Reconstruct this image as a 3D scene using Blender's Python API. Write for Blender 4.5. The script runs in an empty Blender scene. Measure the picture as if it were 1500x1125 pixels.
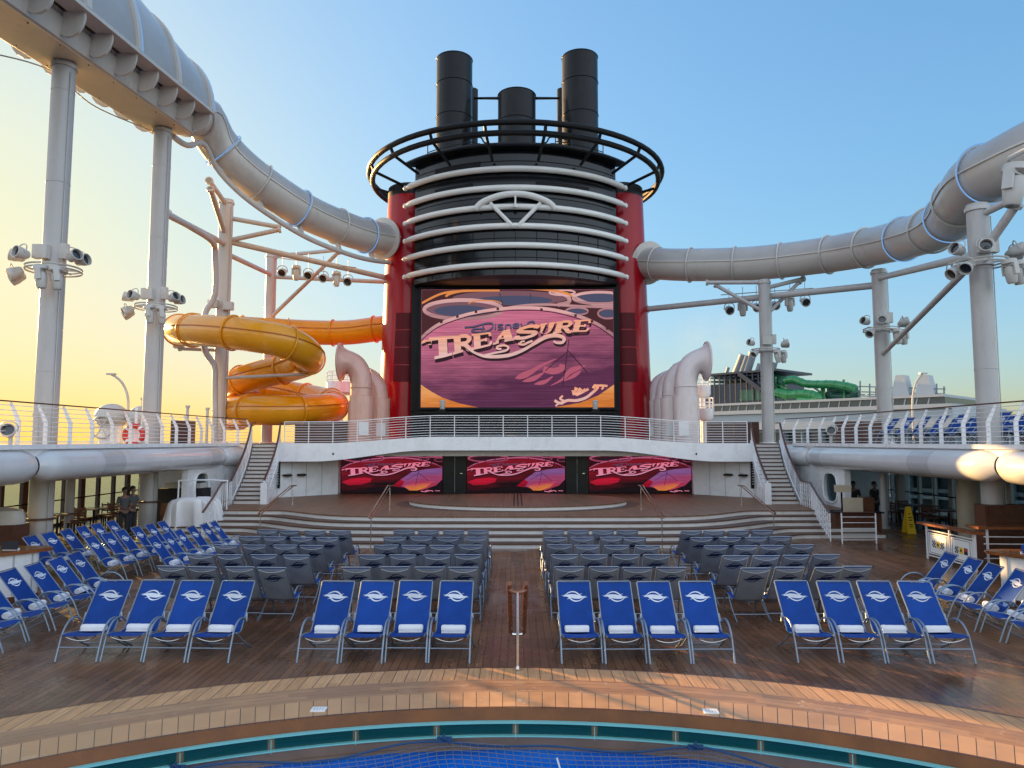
import bpy, math, random
from mathutils import Vector, Matrix, Euler
R = math.radians; PI = math.pi; rnd = random.Random(7)
sc = bpy.context.scene; COL = sc.collection
V = Vector
# ------------------------------------------------------------------ camera model
F = 1040.0; PITCH = math.atan((646 - 562.5) / F); YAW = math.atan(5 / F); CAM = V((0, 0, 3.5))
EXPO = 2.3
def ray(px, py):
    v = V(((px - 750) / F, 1, -(py - 562.5) / F)); v.rotate(Euler((PITCH, 0, YAW))); return v
def W(px, py, Y):
    r = ray(px, py); return CAM + r * (Y / r.y)
def G(px, py, z=0.0):
    r = ray(px, py); return CAM + r * ((z - CAM.z) / r.z)
def lin(c):
    return tuple(x / 12.92 if x <= .04045 else ((x + .055) / 1.055) ** 2.4 for x in c)
def S(h):
    h = h.lstrip('#'); return lin(tuple(int(h[i:i + 2], 16) / 255 for i in (0, 2, 4)))
# ------------------------------------------------------------------ materials
def nn(nt, t, **kw):
    n = nt.nodes.new(t)
    for k, v in kw.items(): setattr(n, k, v)
    return n
def mathn(nt, op, a, b=None, c=None, clamp=False):
    n = nt.nodes.new('ShaderNodeMath'); n.operation = op; n.use_clamp = clamp
    for i, x in enumerate((a, b, c)):
        if x is None: continue
        if hasattr(x, 'is_linked') or hasattr(x, 'links'): nt.links.new(x, n.inputs[i])
        else: n.inputs[i].default_value = x
    return n.outputs[0]
def mixc(nt, fac, a, b, blend='MIX'):
    n = nt.nodes.new('ShaderNodeMix'); n.data_type = 'RGBA'; n.blend_type = blend
    for s, x in ((0, fac), (6, a), (7, b)):
        if hasattr(x, 'is_linked'): nt.links.new(x, n.inputs[s])
        elif s == 0: n.inputs[0].default_value = x
        else: n.inputs[s].default_value = (*x, 1)
    return n.outputs[2]
def noise(nt, co, scale, detail=4, rough=.55, vec=None):
    n = nt.nodes.new('ShaderNodeTexNoise'); n.inputs['Scale'].default_value = scale
    n.inputs['Detail'].default_value = detail; n.inputs['Roughness'].default_value = rough
    if vec is not None:
        m = nt.nodes.new('ShaderNodeMapping'); m.inputs['Scale'].default_value = vec
        nt.links.new(co, m.inputs['Vector']); co = m.outputs[0]
    nt.links.new(co, n.inputs['Vector']); return n.outputs['Fac']
def ramp(nt, f, lo, hi, a=0.0, b=1.0):
    n = nt.nodes.new('ShaderNodeMapRange'); n.inputs[1].default_value = lo; n.inputs[2].default_value = hi
    n.inputs[3].default_value = a; n.inputs[4].default_value = b; nt.links.new(f, n.inputs[0]); return n.outputs[0]
def base(name):
    m = bpy.data.materials.new(name); m.use_nodes = True; nt = m.node_tree
    return m, nt, nt.nodes['Principled BSDF']
def mat(name, c, rough=.5, metal=0, var=.12, vs=1.5, bump=0, bs=60, coat=0, rv=.1, spec=.5, stretch=None, dirt=None):
    m, nt, p = base(name)
    co = nn(nt, 'ShaderNodeTexCoord').outputs['Object']
    f = noise(nt, co, vs, 5, .6, stretch)
    k = ramp(nt, f, .3, .7, 1 - var, 1 + var)
    g = nn(nt, 'ShaderNodeCombineColor'); [nt.links.new(k, g.inputs[i]) for i in range(3)]
    col = mixc(nt, 1.0, c, g.outputs[0], 'MULTIPLY')
    if dirt:
        d = noise(nt, co, dirt[1], 6, .7, (1, 1, .25)); col = mixc(nt, ramp(nt, d, .55, .75, 0, dirt[2]), col, dirt[0])
    nt.links.new(col, p.inputs['Base Color'])
    nt.links.new(ramp(nt, f, .3, .7, rough - rv * rough, rough + rv * rough), p.inputs['Roughness'])
    p.inputs['Metallic'].default_value = metal; p.inputs['Specular IOR Level'].default_value = spec; p.inputs['Coat Weight'].default_value = coat; p.inputs['Coat Roughness'].default_value = .06
    if bump:
        b = nn(nt, 'ShaderNodeBump'); b.inputs['Strength'].default_value = bump; b.inputs['Distance'].default_value = .01
        nt.links.new(noise(nt, co, bs, 3), b.inputs['Height']); nt.links.new(b.outputs[0], p.inputs['Normal'])
    return m
def emit(name, c, k=1.0):
    m, nt, p = base(name); nt.nodes.remove(p); e = nn(nt, 'ShaderNodeEmission')
    e.inputs[0].default_value = (*c, 1); e.inputs[1].default_value = k
    nt.links.new(e.outputs[0], nt.nodes['Material Output'].inputs[0]); return m
def planks(name, c1, c2, w, axis='X', gap=.06, wet=True, rough=.5, seam=(.012, .009, .007), spec=.3):
    """boards running along the other axis, each with its own tone, dark caulk between"""
    m, nt, p = base(name)
    co = nn(nt, 'ShaderNodeTexCoord').outputs['Object']
    sp = nn(nt, 'ShaderNodeSeparateXYZ'); nt.links.new(co, sp.inputs[0])
    a, b = (sp.outputs[0], sp.outputs[1]) if axis == 'X' else (sp.outputs[1], sp.outputs[0])
    q = mathn(nt, 'DIVIDE', a, w); fl = mathn(nt, 'FLOOR', q); fr = mathn(nt, 'FRACT', q)
    wn = nn(nt, 'ShaderNodeTexWhiteNoise', noise_dimensions='1D'); nt.links.new(fl, wn.inputs['W'])
    q2 = mathn(nt, 'FLOOR', mathn(nt, 'ADD', mathn(nt, 'DIVIDE', b, 2.6), mathn(nt, 'MULTIPLY', wn.outputs[0], 7)))
    w2 = nn(nt, 'ShaderNodeTexWhiteNoise', noise_dimensions='2D')
    cx = nn(nt, 'ShaderNodeCombineXYZ'); nt.links.new(fl, cx.inputs[0]); nt.links.new(q2, cx.inputs[1]); nt.links.new(cx.outputs[0], w2.inputs['Vector'])
    col = mixc(nt, w2.outputs[0], c1, c2)
    g = noise(nt, co, 3, 6, .65, (9, .7, 1) if axis == 'X' else (.7, 9, 1))
    kk = nn(nt, 'ShaderNodeCombineColor'); k = ramp(nt, g, .25, .75, .7, 1.3); [nt.links.new(k, kk.inputs[i]) for i in range(3)]
    col = mixc(nt, 1.0, col, kk.outputs[0], 'MULTIPLY')
    big = noise(nt, co, .35, 4, .6)
    if wet:
        kb = nn(nt, 'ShaderNodeCombineColor'); k = ramp(nt, big, .35, .65, .72, 1.2); [nt.links.new(k, kb.inputs[i]) for i in range(3)]
        col = mixc(nt, 1.0, col, kb.outputs[0], 'MULTIPLY')
    ln = mathn(nt, 'LESS_THAN', fr, gap)
    col = mixc(nt, ln, col, seam); nt.links.new(col, p.inputs['Base Color'])
    if wet:
        fine = noise(nt, co, 1.1, 5, .6)
        rr = ramp(nt, mathn(nt, 'ADD', mathn(nt, 'MULTIPLY', big, .6), mathn(nt, 'MULTIPLY', fine, .4)), .42, .60, .18, .50)
        nt.links.new(rr, p.inputs['Roughness'])
    else: p.inputs['Roughness'].default_value = rough
    p.inputs['Specular IOR Level'].default_value = spec
    bp = nn(nt, 'ShaderNodeBump'); bp.inputs['Strength'].default_value = .35; bp.inputs['Distance'].default_value = .006
    nt.links.new(mathn(nt, 'SUBTRACT', mathn(nt, 'MULTIPLY', g, .5), ln), bp.inputs['Height']); nt.links.new(bp.outputs[0], p.inputs['Normal'])
    return m
def glassy(name, tint, refl=.12, opac=.15, body=(.1, .2, .2)):
    m, nt, p = base(name)
    p.inputs['Base Color'].default_value = (*body, 1); p.inputs['Roughness'].default_value = .05
    t = nn(nt, 'ShaderNodeBsdfTransparent'); t.inputs[0].default_value = (*tint, 1)
    x = nn(nt, 'ShaderNodeMixShader'); x.inputs[0].default_value = opac
    nt.links.new(t.outputs[0], x.inputs[1]); nt.links.new(p.outputs[0], x.inputs[2])
    nt.links.new(x.outputs[0], nt.nodes['Material Output'].inputs[0]); return m
M = {}
M['white'] = mat('white_paint', (.78, .79, .82), .28, var=.05, coat=.3, dirt=((.42, .36, .28), 2.2, .3))
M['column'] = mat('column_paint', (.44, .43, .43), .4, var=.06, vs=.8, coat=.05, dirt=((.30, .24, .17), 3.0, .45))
M['gloss'] = mat('gloss_white', (.60, .62, .65), .22, var=.04, coat=.6, dirt=((.45, .40, .33), 1.6, .25))
M['graypatch'] = mat('grey_patch', (.47, .49, .52), .2, var=.03, coat=.6)
M['tube'] = mat('slide_white', (.54, .51, .48), .3, var=.07, vs=.5, coat=.12, dirt=((.28, .22, .15), 1.6, .45))
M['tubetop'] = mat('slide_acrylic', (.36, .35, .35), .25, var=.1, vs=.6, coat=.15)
M['red'] = mat('funnel_red', (.33, .004, .012), .22, var=.06, vs=.6, spec=.28, dirt=((.22, .01, .012), .8, .5))
M['darkred'] = mat('speaker_red', (.10, .003, .008), .5, var=.08, spec=.2)
M['black'] = mat('funnel_black', (.008, .009, .011), .3, var=.3, spec=.22, dirt=((.035, .03, .026), .9, .6))
M['blackpanel'] = mat('black_glass', (.006, .007, .009), .12, var=.2, spec=.35)
M['matblack'] = mat('matt_black', (.008, .008, .009), .55, var=.2, spec=.2)
M['rib'] = mat('rib_white', (.74, .73, .70), .3, var=.04, coat=.3)
M['yellow'] = mat('slide_yellow', (.68, .285, .006), .25, var=.09, vs=.6, coat=.25)
M['yellowin'] = mat('slide_seam', (.45, .13, .004), .4, var=.05)
M['cowl'] = mat('cowl_faint_bounce', (.66, .58, .59), .24, var=.05, coat=.35, dirt=((.36, .28, .24), 1.8, .35))  # white cowls, tinted slightly pink for red reflected off the funnel
M['cream'] = mat('underside_warm_light', (.78, .67, .47), .4, var=.06, dirt=((.40, .30, .18), 1.5, .4))  # white underside coloured cream to stand in for warm light on it
M['cowlbounce'] = mat('cowl_red_bounce', (.60, .33, .27), .24, var=.05, coat=.35, dirt=((.34, .18, .14), 1.8, .35))  # left cowls: red bounce light from the funnel put into the colour
M['wood'] = mat('varnished_wood', (.20, .062, .018), .25, var=.35, vs=4, stretch=(1, 1, 6), coat=.6)
M['darkwood'] = mat('dark_wood', (.095, .032, .016), .4, var=.35, vs=5, stretch=(1, 8, 1))
M['brownrail'] = mat('brown_rail', (.085, .032, .022), .4, var=.2)
M['nosing'] = mat('step_tread', (.10, .048, .028), .55, var=.25, vs=6)
M['riser'] = mat('step_riser', (.66, .64, .62), .45, var=.06, dirt=((.3, .24, .2), 1.5, .4))
M['metal'] = mat('brushed_metal', (.24, .29, .36), .38, metal=.6, var=.08)
M['steel'] = mat('polished_steel', (.72, .68, .62), .2, metal=1, var=.05)
M['lampgrey'] = mat('lamp_housing', (.50, .49, .47), .4, var=.1)
M['lens'] = mat('lamp_lens', (.015, .015, .018), .1, var=.1, coat=1)
M['towel'] = mat('towel_white', (.80, .80, .83), .95, var=.05, bump=.6, bs=150)
M['cloth'] = mat('dust_sheet', (.72, .71, .72), .9, var=.05, bump=.3, bs=20)
M['led'] = emit('led_strip', (.22, .50, 1.0), .16)
M['sign'] = mat('sign_white', (.78, .78, .78), .4, var=.02)
M['cone'] = mat('caution_yellow', (.75, .50, .02), .4, var=.06)
M['buoy'] = mat('lifebuoy_red', (.6, .03, .02), .4, var=.05)
M['lighttan'] = mat('pale_panel', (.42, .36, .27), .5, var=.1)
M['deck'] = planks('deck_planks', (.125, .055, .026), (.205, .094, .046), .13, gap=.085, spec=.25)
M['stage'] = planks('stage_planks', (.17, .085, .045), (.23, .118, .065), .13, wet=False, rough=.45, gap=.05)
M['podium'] = planks('podium_planks', (.16, .080, .044), (.21, .108, .062), .15, wet=False, rough=.4, gap=.05)
M['upper'] = mat('upper_deck', (.20, .12, .08), .6, var=.2)
M['coping'] = mat('pool_coping', (.17, .058, .014), .35, var=.3, vs=2, spec=.3)
M['poolwall'] = mat('pool_wall', (.30, .19, .11), .4, var=.2)
M['glass'] = glassy('window_glass', (.80, .88, .88), opac=.12, body=(.05, .08, .09))
M['glassR'] = glassy('tinted_glass', (.42, .52, .56), opac=.2, body=(.03, .05, .06))
M['teal'] = glassy('teal_glass', (.10, .42, .44), opac=.5, body=(.008, .10, .115))
M['tealedge'] = mat('glass_edge', (.20, .55, .52), .15, var=.05, coat=.8)
M['skin'] = mat('skin', (.20, .105, .07), .55, var=.1, vs=8)
M['hair'] = mat('hair', (.012, .01, .009), .6)
M['shirt'] = mat('grey_shirt', (.07, .075, .08), .85, var=.1)
M['trousers'] = mat('dark_trousers', (.02, .02, .026), .85, var=.1)
M['blackcloth'] = mat('black_shirt', (.02, .02, .024), .85, var=.1)
M['rope'] = mat('blue_rope', (.015, .06, .15), .8, var=.2)
M['net'] = mat('net_cord', (.10, .13, .20), .8, var=.1)
# ------------------------------------------------------------------ mesh building
class MB:
    def __init__(s): s.v = []; s.f = []; s.m = []; s.cm = 0
    def add(s, vs, fs):
        o = len(s.v); s.v += [V(p) for p in vs]; s.f += [tuple(i + o for i in q) for q in fs]; s.m += [s.cm] * len(fs); return s
    def box(s, c, sz, rz=0, mtx=None):
        a, b, d = sz[0] / 2, sz[1] / 2, sz[2] / 2
        vs = [V((x, y, z)) for x in (-a, a) for y in (-b, b) for z in (-d, d)]
        if mtx is not None: vs = [mtx @ p for p in vs]
        elif rz: q = Matrix.Rotation(rz, 3, 'Z'); vs = [q @ p for p in vs]
        return s.add([V(c) + p for p in vs], [(0, 1, 3, 2), (4, 6, 7, 5), (0, 4, 5, 1), (2, 3, 7, 6), (0, 2, 6, 4), (1, 5, 7, 3)])
    def beam(s, a, b, w, h=None, up=(0, 0, 1)):
        a, b = V(a), V(b); h = h or w; d = (b - a).normalized(); u = V(up)
        if abs(d.dot(u)) > .98: u = V((0, 1, 0))
        x = d.cross(u).normalized(); y = x.cross(d)
        o = [(-w / 2, -h / 2), (w / 2, -h / 2), (w / 2, h / 2), (-w / 2, h / 2)]
        vs = [a + x * i + y * j for i, j in o] + [b + x * i + y * j for i, j in o]
        return s.add(vs, [(3, 2, 1, 0), (4, 5, 6, 7), (0, 1, 5, 4), (1, 2, 6, 5), (2, 3, 7, 6), (3, 0, 4, 7)])
    def frames(s, pts, closed=False, up=None):
        n = len(pts); T = []
        for i in range(n):
            if closed: t = pts[(i + 1) % n] - pts[i - 1]
            else: t = pts[min(i + 1, n - 1)] - pts[max(i - 1, 0)]
            T.append(t.normalized())
        out = []
        if up is not None:
            for t in T:
                x = t.cross(V(up)).normalized(); out.append((x, x.cross(t)))
            return T, out
        u = V((0, 0, 1)) if abs(T[0].z) < .9 else V((0, 1, 0))
        x = T[0].cross(u).normalized()
        for t in T:
            x = (x - t * x.dot(t)).normalized(); out.append((x, x.cross(t)))
        return T, out
    def sweep(s, pts, prof, closed=False, up=None, scale=None, caps=True, loop=True):
        pts = [V(p) for p in pts]; T, fr = s.frames(pts, closed, up); k = len(prof); n = len(pts); vs = []
        for i, p in enumerate(pts):
            sc_ = scale[i] if scale else 1
            vs += [p + fr[i][0] * (a * sc_) + fr[i][1] * (b * sc_) for a, b in prof]
        fs = []
        for i in range(n if closed else n - 1):
            j = (i + 1) % n
            for q in range(k if loop else k - 1):
                r = (q + 1) % k; fs.append((i * k + q, i * k + r, j * k + r, j * k + q))
        if caps and not closed and loop: fs += [tuple(range(k - 1, -1, -1)), tuple((n - 1) * k + q for q in range(k))]
        return s.add(vs, fs)
    def tube(s, pts, r, n=10, closed=False, up=None, caps=True):
        c = [(math.cos(2 * PI * i / n), math.sin(2 * PI * i / n)) for i in range(n)]
        sc_ = list(r) if isinstance(r, (list, tuple)) else [r] * len(pts)
        return s.sweep(pts, c, closed, up, sc_, caps)
    def lathe(s, prof, c=(0, 0, 0), n=24, mtx=None, sx=1, sy=1):
        vs = []; fs = []; k = len(prof)
        for i in range(n):
            a = 2 * PI * i / n
            for r, z in prof:
                p = V((r * math.cos(a) * sx, r * math.sin(a) * sy, z)); vs.append(V(c) + (mtx @ p if mtx is not None else p))
        for i in range(n):
            j = (i + 1) % n
            for q in range(k - 1): fs.append((i * k + q, j * k + q, j * k + q + 1, i * k + q + 1))
        if prof[0][0] > 1e-6: fs.append(tuple(i * k for i in range(n - 1, -1, -1)))
        if prof[-1][0] > 1e-6: fs.append(tuple(i * k + k - 1 for i in range(n)))
        return s.add(vs, fs)
    def cyl(s, c, r, z0, z1, n=24, r2=None): return s.lathe([(r, z0), (r2 if r2 is not None else r, z1)], (c[0], c[1], 0), n)
    def prism(s, poly, z0, z1):
        n = len(poly); a = sum(poly[i][0] * poly[(i + 1) % n][1] - poly[(i + 1) % n][0] * poly[i][1] for i in range(n))
        if a < 0: poly = poly[::-1]
        vs = [(x, y, z0) for x, y in poly] + [(x, y, z1) for x, y in poly]
        return s.add(vs, [tuple(range(n - 1, -1, -1)), tuple(range(n, 2 * n))] + [(i, (i + 1) % n, (i + 1) % n + n, i + n) for i in range(n)])
    def grid(s, rows):
        k = len(rows[0]); return s.add([p for r in rows for p in r], [(i * k + j, i * k + j + 1, (i + 1) * k + j + 1, (i + 1) * k + j) for i in range(len(rows) - 1) for j in range(k - 1)])
    def slab(s, rows, off):
        """closed sheet of thickness: grid rows plus offset copy"""
        off = V(off); k = len(rows[0]); n = len(rows); o = k * n
        A = [V(p) for r in rows for p in r]; vs = A + [p + off for p in A]; fs = []
        for i in range(n - 1):
            for j in range(k - 1):
                q = (i * k + j, i * k + j + 1, (i + 1) * k + j + 1, (i + 1) * k + j); fs += [q, tuple(x + o for x in q[::-1])]
        for i in range(n - 1):
            for j in (0, k - 1):
                a, b = i * k + j, (i + 1) * k + j; fs.append((a, b, b + o, a + o) if j == 0 else (b, a, a + o, b + o))
        for j in range(k - 1):
            for i in (0, n - 1):
                a, b = i * k + j, i * k + j + 1; fs.append((b, a, a + o, b + o) if i == 0 else (a, b, b + o, a + o))
        return s.add(vs, fs)
    def sphere(s, c, r, n=14, sc_=(1, 1, 1), mtx=None):
        k = n // 2; pr = [(r * math.sin(PI * i / k), -r * math.cos(PI * i / k)) for i in range(k + 1)]
        pr[0] = (0.0, -r); pr[-1] = (0.0, r)
        m = Matrix.Diagonal(V(sc_)); m = (mtx @ m) if mtx is not None else m
        return s.lathe(pr, c, n, m)
    def build(s, name, mats, parent=None, smooth=35, world=True):
        me = bpy.data.meshes.new(name); org = ORG.get(parent.name, V()) if (parent and world) else V()
        me.from_pydata([tuple(p - org) for p in s.v], [], s.f)
        mats = mats if isinstance(mats, (list, tuple)) else [mats]
        for q in mats: me.materials.append(M[q] if isinstance(q, str) else q)
        if len(mats) > 1: me.polygons.foreach_set('material_index', s.m)
        if smooth:
            me.polygons.foreach_set('use_smooth', [True] * len(me.polygons)); me.update()
            me.set_sharp_from_angle(angle=R(smooth))
        me.validate(); me.update()
        o = bpy.data.objects.new(name, me); COL.objects.link(o)
        if parent: o.parent = parent; ORG[o.name] = org
        return o
ORG = {}
def tag(o, label=None, cat=None, group=None, kind=None):
    for k, v in (('label', label), ('category', cat), ('group', group), ('kind', kind)):
        if v: o[k] = v
    return o
def thing(name, label, cat, loc=(0, 0, 0), group=None):
    o = bpy.data.objects.new(name, None); COL.objects.link(o); o.location = loc; o.empty_display_size = .2
    ORG[o.name] = V(loc); return tag(o, label, cat, group)
def struct(o): o['kind'] = 'structure'; return o
KIDS = {}
def copy_tree(o, parent=None, kids=None):
    c = o.copy(); COL.objects.link(c)
    if parent: c.parent = parent
    ch = KIDS.get(o.name)
    if ch is None: ch = KIDS[o.name] = list(o.children)
    for k in ch: copy_tree(k, c)
    return c
def spline(pts, n=8, closed=False):
    """Catmull-Rom through the points"""
    P = [V(p) for p in pts]; out = []; m = len(P)
    for i in range(m if closed else m - 1):
        if closed: a, b, c, d = P[i - 1], P[i], P[(i + 1) % m], P[(i + 2) % m]
        else: a, b, c, d = P[max(i - 1, 0)], P[i], P[i + 1], P[min(i + 2, m - 1)]
        for j in range(n):
            t = j / n; out.append(.5 * ((2 * b) + (c - a) * t + (2 * a - 5 * b + 4 * c - d) * t * t + (3 * b - a - 3 * c + d) * t ** 3))
    if not closed: out.append(P[-1].copy())
    return out
def resample(pts, step):
    L = [0]
    for a, b in zip(pts, pts[1:]): L.append(L[-1] + (b - a).length)
    n = max(1, round(L[-1] / step)); out = []; j = 0
    for i in range(n + 1):
        d = L[-1] * i / n
        while j < len(pts) - 2 and L[j + 1] < d: j += 1
        t = (d - L[j]) / max(1e-9, L[j + 1] - L[j]); out.append(pts[j].lerp(pts[j + 1], min(1, max(0, t))))
    return out
def basis(d, up=(0, 0, 1)):
    """matrix whose local Z looks along d"""
    d = V(d).normalized(); u = V(up)
    if abs(d.dot(u)) > .98: u = V((0, 1, 0))
    x = u.cross(d).normalized(); y = d.cross(x); return Matrix((x, y, d)).transposed()
NUM = ['first', 'second', 'third', 'fourth', 'fifth', 'sixth', 'seventh', 'eighth', 'ninth', 'tenth']
# ------------------------------------------------------------------ world, sun, camera
cam_d = bpy.data.cameras.new('camera'); cam = bpy.data.objects.new('camera', cam_d); COL.objects.link(cam)
cam.location = CAM; cam.rotation_euler = (PI / 2 + PITCH, 0, YAW); cam_d.sensor_width = 36; cam_d.lens = F / 1500 * 36
cam_d.clip_end = 60000; cam_d.clip_start = .05; sc.camera = cam
SUN_EL = 10.0; SUN_AZ = -45.0      # azimuth from +Y, negative to the left
sd = V((math.sin(R(SUN_AZ)) * math.cos(R(SUN_EL)), math.cos(R(SUN_AZ)) * math.cos(R(SUN_EL)), math.sin(R(SUN_EL))))
sl = bpy.data.lights.new('sun', 'SUN'); sl.energy = 3.4; sl.angle = R(.55); sl.color = (1, .58, .21)
so = bpy.data.objects.new('sun', sl); COL.objects.link(so); so.rotation_euler = sd.to_track_quat('Z', 'Y').to_euler()
wd = bpy.data.worlds.new('World'); sc.world = wd; wd.use_nodes = True; nt = wd.node_tree; bg = nt.nodes['Background']
sky = nn(nt, 'ShaderNodeTexSky', sky_type='NISHITA'); sky.sun_disc = False; sky.sun_elevation = R(SUN_EL); sky.sun_rotation = R(SUN_AZ)
sky.air_density = 1.0; sky.dust_density = 1.6; sky.ozone_density = 1.6; sky.altitude = 10
# soft roll-off of the bright sky round the sun, so that it keeps its colour as in the photograph
bw_ = nn(nt, 'ShaderNodeRGBToBW'); nt.links.new(sky.outputs[0], bw_.inputs[0])
gd = nn(nt, 'ShaderNodeNewGeometry'); sx_ = nn(nt, 'ShaderNodeSeparateXYZ'); nt.links.new(gd.outputs['Incoming'], sx_.inputs[0])
fy = mathn(nt, 'MULTIPLY', sx_.outputs[1], -1.0); up_ = mathn(nt, 'MULTIPLY', sx_.outputs[2], -1.0)
k_ = mathn(nt, 'MULTIPLY', ramp(nt, fy, -.15, .45, .20, 1.0), ramp(nt, up_, .55, .9, 1.0, .3))
den = mathn(nt, 'ADD', 1.0, mathn(nt, 'MULTIPLY', mathn(nt, 'MULTIPLY', bw_.outputs[0], .56), k_))
vd = nn(nt, 'ShaderNodeVectorMath', operation='SCALE'); nt.links.new(sky.outputs[0], vd.inputs[0]); nt.links.new(mathn(nt, 'DIVIDE', .90, den), vd.inputs['Scale'])
hs = nn(nt, 'ShaderNodeHueSaturation'); hs.inputs['Saturation'].default_value = 1.12; nt.links.new(vd.outputs[0], hs.inputs['Color'])
gr_ = nn(nt, 'ShaderNodeHueSaturation'); gr_.inputs['Saturation'].default_value = .55; nt.links.new(vd.outputs[0], gr_.inputs['Color'])
hz_ = nn(nt, 'ShaderNodeHueSaturation'); hz_.inputs['Saturation'].default_value = .78; nt.links.new(vd.outputs[0], hz_.inputs['Color'])
tnt = mixc(nt, ramp(nt, up_, .04, .26, 0, 1), (.95, 1.06, 1.32), (.87, 1.09, 1.18))
tin = mixc(nt, 1.0, hs.outputs[0], tnt, 'MULTIPLY')
low = tin
back_fill = mixc(nt, 1.0, gr_.outputs[0], (1.36, 1.32, 1.30), 'MULTIPLY')  # unseen sky behind the camera brightened, added fill for the shaded sides
nt.links.new(mixc(nt, ramp(nt, fy, -.1, .5, 0, 1), back_fill, low), bg.inputs[0]); bg.inputs[1].default_value = .125
sc.view_settings.view_transform = 'Standard'; sc.view_settings.look = 'None'; sc.view_settings.exposure = EXPO
sc.view_settings.use_curve_mapping = False; sc.view_settings.gamma = 1
sc.cycles.max_bounces = 6; sc.cycles.transparent_max_bounces = 12; sc.cycles.caustics_reflective = False; sc.cycles.caustics_refractive = False
sc.cycles.use_denoising = True; sc.cycles.sample_clamp_indirect = 6
# ================================================================== SEA, DECKS, POOL
PC = V((0, -.12, 0))
def polar_planks(name, c1, c2, w, across, rad, gap=.05, rough=.42, seam=(.03, .017, .01)):
    m, nt, p = base(name)
    co = nn(nt, 'ShaderNodeTexCoord').outputs['Object']; sp = nn(nt, 'ShaderNodeSeparateXYZ'); nt.links.new(co, sp.inputs[0])
    y = mathn(nt, 'ADD', sp.outputs[1], .12); x = sp.outputs[0]
    ang = mathn(nt, 'MULTIPLY', mathn(nt, 'ARCTAN2', x, y), rad)
    rr = mathn(nt, 'SQRT', mathn(nt, 'ADD', mathn(nt, 'MULTIPLY', x, x), mathn(nt, 'MULTIPLY', y, y)))
    a, b = (ang, rr) if across else (rr, ang)
    q = mathn(nt, 'DIVIDE', a, w); fl = mathn(nt, 'FLOOR', q); fr = mathn(nt, 'FRACT', q)
    wn = nn(nt, 'ShaderNodeTexWhiteNoise', noise_dimensions='1D'); nt.links.new(fl, wn.inputs['W'])
    qb = mathn(nt, 'ADD', mathn(nt, 'DIVIDE', b, 1.1), mathn(nt, 'MULTIPLY', wn.outputs[0], 5)); q2 = mathn(nt, 'FLOOR', qb)
    cx = nn(nt, 'ShaderNodeCombineXYZ'); nt.links.new(fl, cx.inputs[0]); nt.links.new(q2, cx.inputs[1])
    w2 = nn(nt, 'ShaderNodeTexWhiteNoise', noise_dimensions='2D'); nt.links.new(cx.outputs[0], w2.inputs['Vector'])
    col = mixc(nt, w2.outputs[0], c1, c2)
    g = noise(nt, co, 2.2, 6, .65); kk = nn(nt, 'ShaderNodeCombineColor'); k = ramp(nt, g, .25, .75, .8, 1.2); [nt.links.new(k, kk.inputs[i]) for i in range(3)]
    col = mixc(nt, 1.0, col, kk.outputs[0], 'MULTIPLY')
    ln = mathn(nt, 'LESS_THAN', fr, gap)
    if not across:   # caulk lines are broken along their length
        wb = mathn(nt, 'GREATER_THAN', mathn(nt, 'FRACT', mathn(nt, 'MULTIPLY', qb, 1.9)), .3); ln = mathn(nt, 'MULTIPLY', ln, wb)
    col = mixc(nt, ln, col, seam)
    sp2 = noise(nt, co, 26, 3, .6); col = mixc(nt, ramp(nt, sp2, .70, .74, 0, .55), col, (.06, .04, .03))
    sal = mathn(nt, 'MULTIPLY', ramp(nt, noise(nt, co, 13, 6, .7), .60, .66, 0, .6), ramp(nt, noise(nt, co, .55, 3), .50, .60, 0, 1)); col = mixc(nt, sal, col, (.62, .56, .48))
    nt.links.new(col, p.inputs['Base Color']); nt.links.new(ramp(nt, g, .3, .7, rough - .12, rough + .12), p.inputs['Roughness'])
    bp = nn(nt, 'ShaderNodeBump'); bp.inputs['Strength'].default_value = .4; bp.inputs['Distance'].default_value = .006
    nt.links.new(mathn(nt, 'SUBTRACT', mathn(nt, 'MULTIPLY', g, .4), ln), bp.inputs['Height']); nt.links.new(bp.outputs[0], p.inputs['Normal']); return m
M['tileA'] = planks('surround_boards', (.45, .235, .105), (.55, .30, .142), .163, wet=False, rough=.45, gap=.06, seam=(.05, .03, .02))
M['tileB'] = polar_planks('surround_radial', (.45, .235, .105), (.55, .30, .142), .158, True, 8.9)
M['tileC'] = polar_planks('surround_arc', (.29, .145, .07), (.40, .215, .105), .115, False, 9.4)
m, nt, p = base('sea_water'); p.inputs['Base Color'].default_value = (.02, .06, .065, 1); p.inputs['Roughness'].default_value = .12; p.inputs['IOR'].default_value = 1.33
co = nn(nt, 'ShaderNodeTexCoord').outputs['Object']; b_ = nn(nt, 'ShaderNodeBump'); b_.inputs['Strength'].default_value = .6; b_.inputs['Distance'].default_value = .6
nt.links.new(noise(nt, co, .25, 6, .6, (1, .5, 1)), b_.inputs['Height']); nt.links.new(b_.outputs[0], p.inputs['Normal']); M['sea'] = m
m, nt, p = base('pool_water'); p.inputs['Roughness'].default_value = .04; p.inputs['IOR'].default_value = 1.25
co = nn(nt, 'ShaderNodeTexCoord').outputs['Object']
nt.links.new(mixc(nt, ramp(nt, noise(nt, co, .9, 4), .3, .7), (.001, .10, .55), (.003, .19, .75)), p.inputs['Base Color'])
b_ = nn(nt, 'ShaderNodeBump'); b_.inputs['Strength'].default_value = .16; b_.inputs['Distance'].default_value = .05
nt.links.new(noise(nt, co, 5, 4, .55), b_.inputs['Height']); nt.links.new(b_.outputs[0], p.inputs['Normal']); M['water'] = m
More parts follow.
